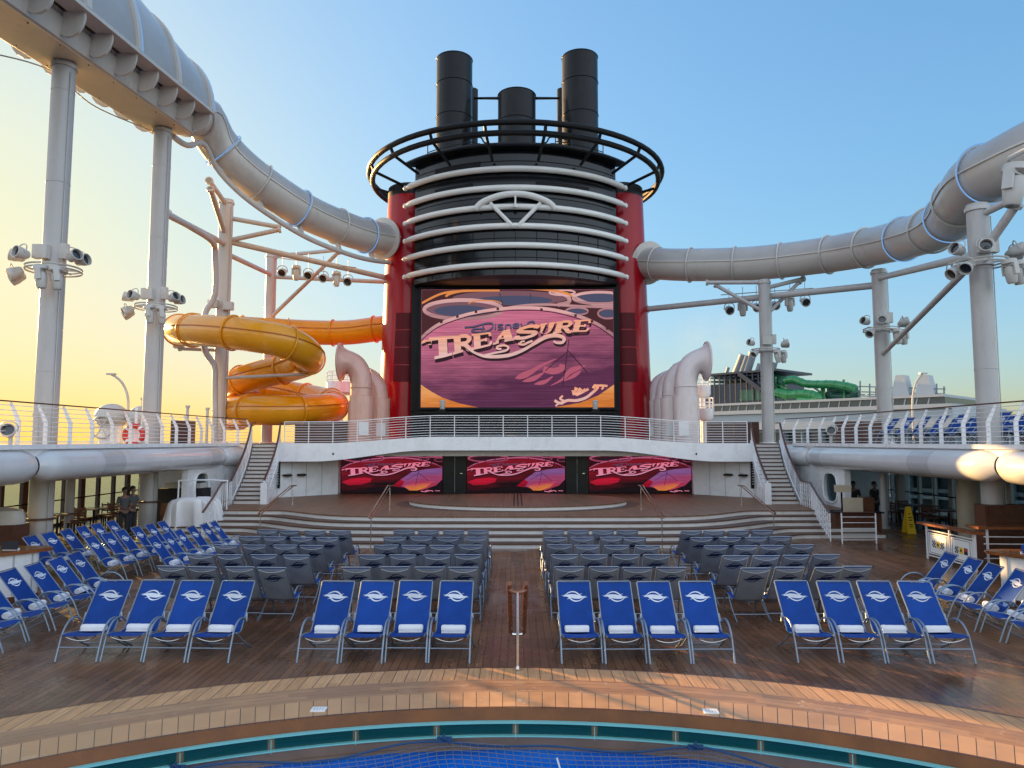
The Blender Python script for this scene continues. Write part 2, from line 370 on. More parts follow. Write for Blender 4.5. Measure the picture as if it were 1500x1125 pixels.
sea = MB(); sea.add([(-40000, -3000, -26), (40000, -3000, -26), (40000, 45000, -26), (-40000, 45000, -26)], [(0, 1, 2, 3)]); struct(sea.build('sea', 'sea', smooth=0))
R0, R1, R2, R3 = 10.30, 9.82, 9.35, 8.81; ZP = .35
xs = [-19.2 + 38.4 * i / 96 for i in range(97)]
def arcy(x, r): return PC.y + math.sqrt(r * r - x * x) if abs(x) < r else -7.0
d = MB(); d.grid([[(x, arcy(x, R0 - .02), 0) for x in xs], [(x, 14, 0) for x in xs], [(x, 45, 0) for x in xs]])
struct(d.build('deck', 'deck', smooth=0))
def ring(r_out, r_in, z, zi=None, n=120):
    zi = z if zi is None else zi; rows = []
    for r, zz in ((r_out, z), (r_in, zi)):
        rows.append([(PC.x + r * math.sin(a), PC.y + r * math.cos(a), zz) for a in [PI * 1.3 * (i / n - .5) for i in range(n + 1)]])
    return rows
ps = MB(); ps.grid(ring(R0, R0, ZP, -.02)); ps.cm = 0; ps.grid(ring(R0, R1, ZP)); ps.cm = 1; ps.grid(ring(R1, R2, ZP)); ps.cm = 2; ps.grid(ring(R2, R3, ZP))
struct(ps.build('pool_surround', ['tileA', 'tileC', 'tileB'], smooth=0))
pp = MB(); pp.grid(ring(R0 + .012, R0 - .012, ZP + .005)); pp.grid(ring(R3 + .03, R3, ZP + .005)); struct(pp.build('surround_edge_strip', 'brownrail', smooth=0))
pc = MB(); pc.grid(ring(R3, R3 - .06, ZP, ZP - .14)); pc.cm = 1; pc.grid(ring(R3 - .06, R3 - .06, ZP - .14, -.8)); pc.cm = 2
pc.grid(ring(R3 - .06, R3 - .07, -.06)); struct(pc.build('pool_wall', ['coping', 'poolwall', 'poolwall'], smooth=0))
wa = MB(); wa.add([(PC.x + (R3 - .05) * math.sin(2 * PI * i / 96), PC.y + (R3 - .05) * math.cos(2 * PI * i / 96), -.10) for i in range(96)], [tuple(range(95, -1, -1))])
struct(wa.build('pool_water', 'water', smooth=0))
# glass panels round the pool
gp = thing('pool_glass', 'teal glass panels with bright top edge curving round the pool', 'glass panels', (0, 8.3, .08))
for i in range(-9, 9):
    a0, a1 = i * .1055 + .004, (i + 1) * .1055 - .004; g = MB(); rows = []
    for z in (.09, .215): rows.append([(PC.x + (R3 - .10) * math.sin(a0 + (a1 - a0) * k / 6), PC.y + (R3 - .10) * math.cos(a0 + (a1 - a0) * k / 6), z) for k in range(7)])
    g.grid(rows); g.build('glass_pane', 'teal', gp)
for r, z, h, nm in ((R3 - .10, .226, .011, 'top_edge'), (R3 - .12, .081, .007, 'bottom_edge')):
    g = MB(); g.sweep([(PC.x + r * math.sin(a), PC.y + r * math.cos(a), z) for a in [-.96 + 1.92 * k / 80 for k in range(81)]], [(-.025, -h), (.025, -h), (.025, h), (-.025, h)], up=(0, 0, 1)); g.build(nm, 'tealedge', gp)
g = MB()
for i in range(-9, 10):
    a = i * .1055; g.beam((PC.x + (R3 - .125) * math.sin(a), PC.y + (R3 - .125) * math.cos(a), .05), (PC.x + (R3 - .125) * math.sin(a), PC.y + (R3 - .125) * math.cos(a), .20), .008)
g.build('clip', 'tealedge', gp)
# net over the pool
net = thing('pool_net', 'dark net with blue rope edge tied over the swimming pool', 'pool net', (0, 7.9, .05))
def netz(a, r): return .0 + .05 * abs(math.cos(a * 9.0)) * max(0, (r - 7.6)) - .03 * max(0, (8.3 - r)) * 0.2
def nett(a): return 8.65 - .24 * abs(math.sin(a * 9.5 + .9)) ** 1.3
g = MB()
for i in range(-82, 83):
    a = i * .0115 + rnd.uniform(-.001, .001); r0 = nett(a); pts = [(PC.x + r * math.sin(a + .004 * math.sin(r * 5)), PC.y + r * math.cos(a), netz(a, r)) for r in [r0 - (r0 - 5.2) * k / 10 for k in range(11)]]
    g.tube(pts, .0045, 3, caps=False)
for j in range(26):
    pts = [(PC.x + (nett(a) - j * .10) * math.sin(a), PC.y + (nett(a) - j * .10) * math.cos(a), netz(a, nett(a) - j * .10)) for a in [-.95 + 1.9 * k / 90 for k in range(91)]]
    g.tube(pts, .0045, 3, caps=False)
g.build('net_mesh', 'net', net)
g = MB(); g.tube([(PC.x + nett(a) * math.sin(a), PC.y + nett(a) * math.cos(a), .05 + .03 * math.sin(a * 31)) for a in [-.95 + 1.9 * k / 160 for k in range(161)]], .012, 6); g.build('edge_rope', 'rope', net)
for a in (-.756, -.425, -.095, .236, .567):
    g = MB(); r = nett(a)
    for q in range(3): g.tube(spline([(PC.x + r * math.sin(a + q * .003), PC.y + r * math.cos(a), .05), (PC.x + 8.60 * math.sin(a - .004 + q * .003), PC.y + 8.59 * math.cos(a), .11 - q * .012), (PC.x + 8.68 * math.sin(a), PC.y + 8.65 * math.cos(a), .13)], 4), .007, 5)
    g.box((PC.x + 8.65 * math.sin(a), PC.y + 8.65 * math.cos(a), .07), (.17, .03, .05)); g.build('tie', 'rope', net)
g = MB(); g.tube(spline([(.45, 8.0, .07), (.50, 7.6, .03), (.62, 7.2, .0), (.66, 6.6, -.02)], 6), .010, 5); tag(g.build('cord', 'white'), 'loose white cord lying across the pool net', 'cord')
# small drain plates let into the surround
for px, py, lab in ((467, 1040, 'small white drain plate in the pool edge boards left of the handrail post'), (1041, 1043, 'small white drain plate in the pool edge boards right of the handrail post')):
    c = G(px, py, ZP); g = MB(); g.box((c.x, c.y, ZP + .008), (.17, .13, .014)); g.cm = 1
    for k in range(4): g.box((c.x - .05 + k * .033, c.y, ZP + .0155), (.012, .09, .003))
    tag(g.build('drain_plate', ['sign', 'lampgrey']), lab, 'drain plate', 'drain plates on the pool surround')
# ================================================================== UPPER DECKS
ZU = 3.38
def upper(sx):
    b = MB(); b.box((sx * 16.35, 18.6, 3.05), (6.2, 31.2, .56)); b.cm = 1; b.box((sx * 16.35, 18.6, 3.355), (6.2, 31.2, .05)); return b
for sx in (-1, 1): struct(upper(sx).build('upper_deck', ['white', 'upper'], smooth=0))
b = MB(); b.box((0, 56, 3.05), (39, 42.6, .56)); b.cm = 1; b.box((0, 56, 3.355), (39, 42.6, .05)); struct(b.build('upper_deck', ['white', 'upper'], smooth=0))
def bulge(sx, ya, yb, end_a=True, end_b=True, seams=()):
    n = 40; rows = []; cz = 2.80
    for i in range(n + 1):
        y = ya + (yb - ya) * i / n; k = 1.0
        if end_a: k = min(k, math.sqrt(max(.02, 1 - max(0, 1 - (y - ya) / .75) ** 2)) * .62 + .38)
        if end_b: k = min(k, math.sqrt(max(.02, 1 - max(0, 1 - (yb - y) / .75) ** 2)) * .62 + .38)
        rows.append((y, k))
    g = MB(); rr = []
    for y, k in rows:
        rr.append([(sx * (13.35 - .52 * k * math.sin(t)), y, cz + .02 * (1 - k) - .46 * (.35 + .65 * k) * math.cos(t)) for t in [PI * q / 18 for q in range(19)]])
    g.grid(rr); return g
for sx, w in ((-1, 'left'), (1, 'right')):
    u = thing('deck_fascia', f'glossy white rounded fascia along the {w} upper deck edge', 'fascia', (sx * 13.1, 20, 2.4), 'rounded white deck fascias')
    for ya, yb, ea, eb in ((4, 19.55, False, True), (19.62, 32.1, True, True), (32.17, 34.0, True, False)):
        bulge(sx, ya, yb, ea, eb).build('bulge', 'gloss', u)
    g = MB(); g.box((sx * 13.22, 18.9, 3.34), (.16, 30, .13)); g.build('edge_strip', 'white', u)
    for ya, yb in ((22.3, 23.5), (30.2, 31.2)):
        g = MB(); g.grid([[(sx * (13.35 - .526 * math.sin(t)), y, 2.80 - .466 * math.cos(t)) for t in [PI * (.13 + .74 * q / 14) for q in range(15)]] for y in (ya, yb)]); g.build('grey_panel', 'graypatch', u)
    for y in (26.4, 28.9, 16.2):
        g = MB(); g.tube([(sx * (13.35 - .521 * math.sin(t)), y, 2.80 - .461 * math.cos(t)) for t in [PI * (.05 + .9 * q / 16) for q in range(17)]], .006, 5); g.build('seam', 'lampgrey', u)
# ------------------------------------------------------------------ railings
def railing(name, label, path, h=1.15, step=1.1, bars=7, fin=None, group=None, top='brownrail', rb=.011, postw=.035, nlight=True, loc=None):
    P = [V(p) for p in path]; t = thing(name, label, 'railing', loc or tuple(P[0]), group)
    S_ = resample(P, step); lean = .0
    def off(p, i, z):
        if fin is None: return p + V((0, 0, z))
        k = max(0, z / h - .55) / .45; return p + V((fin * .30 * k, 0, z))
    for i, p in enumerate(S_):
        g = MB()
        if fin is None: g.beam(p, p + V((0, 0, h - .02)), postw, postw)
        else:
            s = -fin; pr = [(0, 0), (0, h * .55), (fin * .27, h - .02), (fin * .33, h - .05), (fin * .12 + s * 0, h * .52), (fin * .12, 0)]
            vs = [V((p.x + a, p.y + o, p.z + z)) for o in (-.012, .012) for a, z in pr]; n = len(pr)
            g.add(vs, [tuple(range(n)), tuple(range(2 * n - 1, n - 1, -1))] + [(q, q + n, (q + 1) % n + n, (q + 1) % n) for q in range(n)])
        g.build('post', 'white', t)
    Q = P
    for k in range(bars):
        z = h * (k + .6) / (bars + .4); g = MB(); g.tube([off(p, 0, z) for p in Q], rb, 5); g.build('bar', 'white', t)
    g = MB(); g.sweep([off(p, 0, h) for p in Q], [(-.035, -.018), (.035, -.018), (.035, .018), (-.035, .018)], up=(0, 0, 1)); g.build('handrail', top, t)
    return t
for sx, w in ((-1, 'left'), (1, 'right')):
    path = [(sx * 13.32, y, ZU + .02) for y in (9, 12, 15, 18, 21, 24, 27, 30, 31.5)] + [(sx * 13.25, 32.6, ZU + .02), (sx * 13.05, 33.7, ZU + .02), (sx * 12.85, 34.7, ZU + .02)]
    railing('deck_railing', f'white slatted railing with bent fins along the {w} upper deck edge', path, 1.17, 1.1, 8, fin=sx, group='side deck railings', loc=(sx * 13.3, 20, ZU))
# ================================================================== STAGE
ZS = .83
def stage_edge(k):
    """outline of tread k (0 = stage level, 4 = lowest), from left to right"""
    o = .5 * k; yc = 25.5 - o; ys = 27.8 - o * .9
    L = [(-13.0 - .1 * k, ys + .1), (-9.6 - .32 * k, ys), (-8.9 - .32 * k, ys - .12), (-8.1 - .3 * k, ys - .75), (-7.2 - .25 * k, ys - 1.5), (-6.2 - .15 * k, yc + .30), (-5.0, yc + .1), (-3, yc)]
    P = [V((x, y, 0)) for x, y in L] + [V((-x, y, 0)) for x, y in L[::-1]]
    return [(p.x, p.y) for p in spline(P, 4)]
st = thing('stage', 'low wooden stage with four curved white-fronted steps', 'stage', (0, 25, 0))
for k in range(4, -1, -1):
    e = stage_edge(k); z1 = ZS * (5 - k) / 5; z0 = ZS * (4 - k) / 5 if k < 4 else -.02
    back = 37.0
    poly = e + [(13.2, back), (-13.2, back)]
    g = MB(); cz = z1 - .045
    n = len(e)
    g.grid([[(x, y + .03, z0 - .03) for x, y in e], [(x, y + .03, cz) for x, y in e]]); g.build('riser', 'riser', st)
    g = MB(); ee = [(x, y) for x, y in e]; g.prism([(x, y) for x, y in ee] + ([(13.4, back), (-13.4, back)] if k == 0 else [(x, y + .75) for x, y in ee[::-1]]), cz, z1)
    g.build('tread' if k else 'stage_floor', 'nosing' if k else 'stage', st, smooth=20)
pc_ = (0.1, 30.9); rx, ry = 4.65, 3.45
pd = thing('round_podium', 'round raised wooden podium with white rim in the middle of the stage', 'podium', (pc_[0], pc_[1], ZS))
for nm, k, z0, z1, mm in (('white_rim', 1.0, ZS, ZS + .12, 'riser'), ('deck_top', 1.006, ZS + .12, ZS + .17, 'podium')):
    g = MB(); g.prism([(pc_[0] + rx * k * math.cos(2 * PI * i / 72), pc_[1] + ry * k * math.sin(2 * PI * i / 72)) for i in range(72)], z0, z1); g.build(nm, mm, pd)
g = MB(); g.prism([(pc_[0] + rx * 1.12 * math.cos(2 * PI * i / 72), pc_[1] + ry * 1.14 * math.sin(2 * PI * i / 72)) for i in range(72)], ZS + .001, ZS + .008); g.build('floor_inlay', 'nosing', pd)
g = MB()
for dx in (-.16, 0, .16): g.box((pc_[0] + dx, pc_[1], ZS + .174), (.05, 6.2, .008))
g.build('floor_groove', 'matblack', pd)
# back wall behind the stage, with three LED screens set in
YW = 36.5
def wall_rect(g, x0, x1, z0, z1, y0=YW, t=.3): g.box(((x0 + x1) / 2, y0 + t / 2, (z0 + z1) / 2), (x1 - x0, t, z1 - z0))
bw = thing('stage_back_wall', 'white wall behind the stage around the three low screens', 'wall', (0, YW, ZS))
xl, xr = W(499, 700, YW).x, W(1014, 700, YW).x
for x0, x1 in ((-18.9, xl - .35), (xr + .35, 18.9)):
    g = MB(); wall_rect(g, x0, x1, -.02, 3.05); g.build('wall_panel', 'white', bw, 0)
for x0, x1 in ((xl - .35, xl - .02), (xr + .02, xr + .35)):
    g = MB(); wall_rect(g, x0, x1, ZS, 3.05, YW - .12, .42); g.build('pilaster', 'white', bw, 0)
g = MB(); wall_rect(g, xl - .02, xr + .02, ZS, 3.05, YW + .2, .2); g.build('black_backing', 'matblack', bw, 0)
def wy(x): return 33.75 + (11.35 - abs(x)) / (11.35 - abs(xl) + .02) * 2.3
for sx in (-1, 1):
    g = MB(); e = abs(xl) + .02; g.prism([(sx * 11.35, 33.75), (sx * e, 36.05), (sx * e, 36.35), (sx * 11.35, 36.35)], ZS + .002, 2.98); g.build('wall_panel', 'white', bw, 0)
    for x in (9.6, 10.2, 10.75):
        g = MB(); g.box((sx * x, wy(x) + .003, 1.9), (.025, .02, 2.1)); g.build('panel_joint', 'graypatch', bw, 0)
for x0, x1 in ((649, 683), (829, 862)):
    a, b2 = W(x0, 700, YW).x, W(x1, 700, YW).x
    t = thing('stage_door', f"black stage door {'left' if x0 < 700 else 'right'} of the middle screen", 'door', ((a + b2) / 2, YW, ZS), 'black doors between the screens')
    g = MB(); g.box(((a + b2) / 2, YW + .10, (ZS + 2.95) / 2), (b2 - a, .08, 2.95 - ZS)); g.build('leaf', 'black', t, 0)
    g = MB(); g.box(((a + b2) / 2, YW + .05, (ZS + 2.95) / 2), (.012, .02, 2.9 - ZS)); g.build('door_gap', 'graypatch', t, 0)
    g = MB(); g.box((b2 - .25, YW + .03, 1.85), (.12, .06, .03)); g.build('handle', 'steel', t)
# canopy over the stage: a cambered white bridge
def smooth(a, b, x): t = min(1, max(0, (x - a) / (b - a))); return t * t * (3 - 2 * t)
YF = 33.4
def ftop(x): return ZU + .02 + .30 * (1 - smooth(3.5, 9.0, abs(x)))
def fbot(x): return (3.06 if abs(x) < 4.1 else 3.06 - .52 * smooth(4.1, 9.6, abs(x)))
cn = thing('stage_canopy', 'white arched canopy bridging over the stage screens', 'canopy', (0, YF, 2.5))
xx = [-11.2 + 22.4 * i / 56 for i in range(57)]
g = MB(); g.slab([[(x, YF, fbot(x)) for x in xx], [(x, YF, ftop(x)) for x in xx]], (0, .25, 0)); g.build('fascia', 'white', cn)
g = MB(); g.slab([[(x, YF + .25, ftop(x) - .12) for x in xx], [(x, YF + 3.2, ftop(x) - .14) for x in xx]], (0, 0, .08)); g.build('roof_slab', 'upper', cn)
g = MB(); g.slab([[(x, YF + .25, fbot(x) + .03) for x in xx], [(x, YF + 3.2, fbot(x) + .04) for x in xx]], (0, 0, .08)); g.build('soffit', 'matblack', cn)
for sx in (-1, 1):
    q = W(488 if sx < 0 else 1020, 665, YF); g = MB(); g.lathe([(0.0, -.05), (.05, -.05), (.05, 0), (.0, 0.0)], (q.x, YF, q.z), 12, basis((0, -1, 0))); g.build('camera_dot', 'lens', cn)
railing('canopy_railing', 'long white wire railing over the stage screens', [(x, YF + .12, ftop(x)) for x in [-10.9 + 21.8 * i / 40 for i in range(41)]], 1.0, 1.13, 8, loc=(0, YF, 3.7), top='white', rb=.012)
# ------------------------------------------------------------------ stairs up to the side decks
def stair(sx):
    w = 'left' if sx < 0 else 'right'
    t = thing('staircase', f'{w} staircase with white risers and brown treads beside the stage', 'stairs', (sx * 11.6, 30.5, ZS), 'staircases up to the upper deck')
    n = 15; a0, a1 = V((sx * 11.40, 30.5, ZS)), V((sx * 12.15, 34.7, ZU)); hw = .62
    def pt(f): return a0.lerp(a1, f) + V((sx * .12 * math.sin(PI * f) * -1, 0, 0))
    for k in range(n):
        f = k / n; p = pt(f); q = pt((k + 1) / n); h = (ZU - ZS) / n
        g = MB(); g.box((p.x, p.y + .02, p.z + h / 2 - .02), (2 * hw, .03, h - .04)); g.build('riser', 'riser', t, 0)
        g = MB(); g.box((p.x, p.y + .14, p.z + h - .02), (2 * hw, .32, .045)); g.build('tread', 'nosing', t, 0)
    for s2 in (-1, 1):
        g = MB(); rows = []
        top = [pt(k / 20) + V((s2 * (hw + .05), 0, .17)) for k in range(21)]
        g.slab([[p + V((0, 0, -.42)) for p in top], top], (s2 * .06, 0, 0)); g.build('stringer', 'white', t)
        pts = [pt(k / 20) + V((s2 * (hw + .08), -.1, 1.0)) for k in range(21)]
        g = MB(); g.sweep(pts + [pts[-1] + V((0, .5, 0))], [(-.04, -.025), (.04, -.025), (.04, .025), (-.04, .025)], up=(0, 0, 1)); g.build('handrail', 'brownrail', t)
        for z in (.25, .37, .49, .61, .73, .85):
            g = MB(); g.tube([p + V((0, 0, z - 1.0)) for p in pts], .012, 5); g.build('bar', 'white', t)
        for k in range(0, 21, 4):
            g = MB(); p = pts[k]; g.beam(p + V((0, 0, -.95)), p, .04); g.build('post', 'white', t)
    # side wall under the flight
    g = MB(); pr = [pt(k / 8) for k in range(9)]
    g.slab([[V((p.x - sx * (hw + .0), p.y, ZS)) for p in pr], [V((p.x - sx * (hw + .0), p.y, p.z - .15)) for p in pr]], (-sx * .05, 0, 0)); g.build('side_wall', 'white', t)
    g = MB(); q = pt(0); g.box((q.x - sx * (hw + .1), q.y - .02, ZS + .45), (.28, .3, .9)); g.build('newel', 'white', t)
    return t
for sx in (-1, 1): stair(sx)
for sx in (-1, 1):   # low railing closing the outer end of the stage steps
    w = 'left' if sx < 0 else 'right'
    railing('step_railing', f'short white railing with brown top at the {w} end of the stage steps', [(sx * 12.0, 30.2, ZS), (sx * 11.8, 28.7, ZS), (sx * 11.35, 26.9, .42), (sx * 11.0, 25.2, .0)], 1.0, .32, 5, group='railings beside the stage steps')
# wooden double handrails on the stage steps
def loop_rail(name, label, up, low, posts, gap=.12, r=.026, group=None):
    up, low = V(up), V(low); t = thing(name, label, 'handrail', (low.x, low.y, 0), group)
    d = (low - up).normalized(); s = V((1, 0, 0)) * gap / 2; pts = []
    for k in range(9): a = PI * k / 8; pts.append(low + s * math.cos(a) * 1 + d * math.sin(a) * gap / 2)
    flat = V((0, .45, 0)); e = [up - s, up + flat - s]; e2 = [up + flat + s, up + s]
    pts = [low + s] + pts[1:-1] + [low - s] + e + e2
    g = MB(); g.tube(pts, r, 8, closed=True); g.build('wooden_rail', 'wood', t)
    for p, zb in posts:
        g = MB(); g.tube([(p[0], p[1], zb), (p[0], p[1], p[2])], .017, 8); g.cyl((p[0], p[1]), .05, zb, zb + .015, 12); g.build('post', 'steel', t)
    return t
for px_u, px_l, side in ((570, 543, 'left of the podium'), (940, 970, 'right of the podium'), (427, 381, 'at the far left'), (1088, 1134, 'at the far right')):
    far = px_u < 480 or px_u > 1000
    yu, yl = (30.0, 26.2) if far else (28.0, 23.2)
    pu = W(px_u, 712, yu); pl = W(px_l, 752 if far else 758, yl); pu.y = yu; pl.y = yl
    loop_rail('step_handrail', f'double wooden handrail on the stage steps {side}', pu, pl, [((pu.x, pu.y + .2, pu.z), ZS), ((pl.x, pl.y + .05, pl.z), 0.0 if not far else .15)], group='wooden handrails on the stage steps')
# handrail on the pool side, in the middle aisle
t = thing('pool_handrail', 'polished post with copper-brown looped handrail at the pool edge', 'handrail', (.05, 10.18, ZP))
nz = 1.42; A, B_ = V((.03, 10.20, nz)), V((.03, 11.5, .50))
pts = [V((A.x - .115, A.y, A.z)), V((B_.x - .105, B_.y, B_.z))]
for sgn in (-1, 1):
    g = MB(); g.tube([V((A.x + sgn * .115, A.y - .10, A.z + .10)), V((A.x + sgn * .115, A.y, A.z + .02)), V((B_.x + sgn * .105, B_.y, B_.z))], .036, 10); g.build('wooden_rail', 'wood', t)
g = MB(); g.tube(spline([(A.x - .115, A.y, A.z), (A.x - .05, A.y - .03, A.z - .03), (A.x + .05, A.y - .03, A.z - .03), (A.x + .115, A.y, A.z)], 5), .03, 10); g.build('cross_rail', 'wood', t)
g = MB(); g.tube(spline([(B_.x - .105, B_.y, B_.z), (B_.x - .09, B_.y + .05, B_.z - .05), (B_.x, B_.y + .06, B_.z - .06), (B_.x + .09, B_.y + .05, B_.z - .05), (B_.x + .105, B_.y, B_.z)], 5), .02, 8); g.build('end_loop', 'steel', t)
g = MB(); g.tube([(A.x + .0, 10.15, ZP), (A.x, 10.15, A.z - .03)], .021, 10); g.cyl((A.x, 10.10), .055, ZP + .006, ZP + .02, 16); g.build('post', 'steel', t)
g = MB(); g.tube([(A.x, 11.5, 0), (A.x, 11.5, B_.z - .06)], .021, 10); g.build('post', 'steel', t)
# ================================================================== COLUMNS AND LAMPS
COLS = {}
def column(key, label, px, Y, r, py_top, zb=0.0, ring_at=None):
    top = W(px, py_top, Y); t = thing('support_column', label, 'column', (top.x, Y, zb), 'white columns carrying the water slide')
    g = MB(); g.cyl((top.x, Y), r, zb, top.z, 32); g.build('shaft', 'column', t)
    g = MB(); g.cyl((top.x, Y), r + .05, top.z - .22, top.z - .1, 32); g.build('collar', 'lampgrey', t)
    zz_ = zb + 2.6
    while zz_ < top.z - 1:
        g = MB(); g.tube([(top.x + (r + .002) * math.cos(2 * PI * i / 32), Y + (r + .002) * math.sin(2 * PI * i / 32), zz_) for i in range(32)], .009, 5, closed=True); g.build('weld_seam', 'column', t); zz_ += 3.1
    g = MB(); g.tube([(top.x + (r + .03) * .9, Y - (r + .03) * .44, zb + .1), (top.x + (r + .03) * .9, Y - (r + .03) * .44, top.z - .4)], .018, 5); g.build('cable', 'lampgrey', t)
    if zb < .5:
        g = MB(); g.cyl((top.x, Y), r + .10, 1.03, 1.09, 32); g.build('drink_ledge', 'brownrail', t)
    else:
        g = MB(); g.cyl((top.x, Y), r + .08, zb, zb + .06, 32); g.build('base_plate', 'white', t)
    COLS[key] = (top.x, Y, top.z, r); return t
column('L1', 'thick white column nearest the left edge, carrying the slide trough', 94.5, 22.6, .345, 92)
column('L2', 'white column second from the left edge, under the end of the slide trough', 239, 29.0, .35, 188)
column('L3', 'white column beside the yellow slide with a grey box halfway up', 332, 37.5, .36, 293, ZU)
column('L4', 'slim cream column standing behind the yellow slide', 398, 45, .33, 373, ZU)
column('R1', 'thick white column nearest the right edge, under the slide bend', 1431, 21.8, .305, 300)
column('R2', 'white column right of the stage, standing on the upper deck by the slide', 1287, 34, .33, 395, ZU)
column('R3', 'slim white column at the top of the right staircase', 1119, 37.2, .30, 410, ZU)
# --- lamps: two kinds, built once
def can_proto():
    root = thing('spotlight', 'proto', 'spotlight')
    m = basis((0, -1, 0)); g = MB(); g.lathe([(.07, -.20), (.11, -.16), (.13, -.05), (.15, .02), (.155, .14), (.135, .14), (.13, .05)], n=18, mtx=m); g.build('housing', 'lampgrey', root)
    g = MB(); g.lathe([(0, .049), (.132, .05), (.132, .055), (0, .06)], n=18, mtx=m); g.build('lens', 'lens', root)
    g = MB(); g.tube(spline([(-.17, .0, 0), (-.17, .02, .14), (-.08, .02, .23), (.08, .02, .23), (.17, .02, .14), (.17, 0, 0)], 3), .016, 6); g.build('yoke', 'lampgrey', root)
    return root
def head_proto():
    root = thing('moving_head_lamp', 'proto', 'moving lamp')
    g = MB(); g.lathe([(.12, 0), (.17, -.02), (.18, -.12), (.12, -.15)], n=16); g.build('base', 'lampgrey', root)
    g = MB()
    for s in (-1, 1): g.box((s * .17, 0, -.27), (.05, .14, .30))
    g.box((0, 0, -.165), (.38, .15, .05)); g.build('yoke', 'lampgrey', root)
    g = MB(); g.lathe([(.06, .12), (.13, .08), (.15, -.05), (.12, -.30), (.10, -.34), (.0, -.335)], (0, 0, -.30), 18); g.build('head', 'lampgrey', root)
    g = MB(); g.lathe([(0, -.345), (.09, -.343), (.09, -.352), (0, -.352)], (0, 0, -.30), 16); g.build('lens', 'lens', root)
    return root
CAN, HEAD = can_proto(), head_proto(); used = {}
def place(proto, loc, rot, label, group, s=1):
    o = proto if proto.name not in used else copy_tree(proto)
    used[proto.name] = 1; o.location = loc; o.rotation_euler = rot; o.scale = (s, s, s); o['label'] = label; o['group'] = group; return o
def cluster(key, py, desc, s=1.0, n=5):
    x, y, zt, r = COLS[key]; z = W(750, py, y).z
    t = thing('lamp_ring', f'grey bracket ring for spotlights {desc}', 'lamp bracket', (x, y, z), 'lamp bracket rings on the columns')
    for dz in (0, -.10):
        g = MB(); g.tube([(x + (r + .45) * s * math.cos(2 * PI * i / 32), y + (r + .45) * s * math.sin(2 * PI * i / 32), z + dz) for i in range(32)], .03, 6, closed=True); g.build('hoop', 'lampgrey', t)
    g = MB(); g.cyl((x, y), r + .06, z - .14, z + .03, 28); g.build('clamp', 'lampgrey', t)
    for i in range(6):
        a = 2 * PI * i / 6 + .3; g = MB(); g.beam((x + r * math.cos(a), y + r * math.sin(a), z - .05), (x + (r + .34) * math.cos(a), y + (r + .34) * math.sin(a), z - .05), .05); g.build('arm', 'lampgrey', t)
    bx = -1 if key in ('L1', 'L2') else 1
    g = MB(); g.box((x + bx * .02 - .10, y - r - .12, z + .42), (.46, .22, .44)); g.build('junction_box', 'lampgrey', t)
    g = MB(); g.box((x + .38, y - .1, z + .52), (.22, .22, .5)); g.build('junction_box', 'lampgrey', t)
    R_ = (r + .58)
    spec = [(-2.75, 0, .30, .35), (-2.5, 0, -.30, .6), (-.45, 0, .28, .45), (-.15, 0, .22, .25), (-.95, 1, -.14, 0), (-1.35, 1, -.14, 0), (-2.0, 0, .25, .2), (-2.9, 0, -.38, .5)][:n]
    nm = ['pointing up to the left', 'pointing down to the left', 'high on the right side', 'farthest right', 'hanging right of centre', 'hanging in the middle', 'tilted on the front', 'lowest on the left']
    for i, (a, kind, dz, tilt) in enumerate(spec):
        px_, py_ = x + R_ * 1.12 * math.cos(a), y + R_ * 1.12 * math.sin(a)
        lab = f"{'grey moving lamp' if kind else 'round grey spotlight'} {nm[i]}, on the ring {desc}"
        if kind: place(HEAD, (px_, py_, z + dz), (.12, 0, a), lab, 'moving lamps', 1.15 * s)
        else: place(CAN, (px_, py_, z + dz), (tilt * (1 if dz > 0 else -1) * -.6 if dz > 0 else .5, 0, a + PI / 2), lab, 'spotlights on the columns', 1.25 * s)
cluster('L1', 392, 'round the nearest left column', 1.0, 8)
cluster('L2', 448, 'round the second left column', 1.0, 8)
cluster('R1', 385, 'round the nearest right column', 1.0, 8)
cluster('R2', 482, 'round the second right column', 1.0, 7)
cluster('R3', 512, 'on the right stair column', .9, 6)
x, y, zt, r = COLS['L3']; z = W(750, 447, y).z
for dx, dz, lab in ((-.35, 0, 'left'), (.45, -.12, 'right')):
    g = MB(); g.box((x + dx, y - .42, z + dz), (.5, .3, .42)); g.box((x + dx, y - .578, z + dz), (.42, .02, .34)); tag(g.build('junction_box', 'lampgrey'), f'grey junction box on the {lab} of the column by the yellow slide', 'junction box')
# ================================================================== STEEL BEAMS
BG = 'white pipe beams and braces of the slide supports'
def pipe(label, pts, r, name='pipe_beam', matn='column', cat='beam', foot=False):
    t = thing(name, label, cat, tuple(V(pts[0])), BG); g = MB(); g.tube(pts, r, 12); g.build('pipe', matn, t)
    for a, b in ((0, 1), (-1, -2)):
        p, q = V(pts[a]), V(pts[b]); d = (q - p).normalized(); g = MB(); g.tube([p, p + d * .12], r * 1.5, 12); g.build('end_collar', matn, t)
    return t
def C(key, py):
    x, y, zt, r = COLS[key]; return V((x, y, W(750, py, y).z))
fl, fr = W(566, 407, 42), W(946, 453, 42)
pipe('long white pipe beam from the left column row to the red funnel', [C('L3', 352), fl], .16)
pipe('white pipe beam running from the second left column to the third', [C('L2', 308), C('L3', 357)], .15)
pipe('cream pipe beam from the slim rear column to the funnel', [C('L4', 405), W(566, 413, 43)], .13)
pipe('slanted cream brace from the third left column to the slim rear column', [C('L3', 370), C('L4', 402)], .14)
pipe('long white pipe beam from the red funnel to the second right column', [fr, C('R2', 418)], .17)
pipe('white brace rising from the slim rear column to the slide', [C('L4', 466), W(497, 368, 41)], .12)
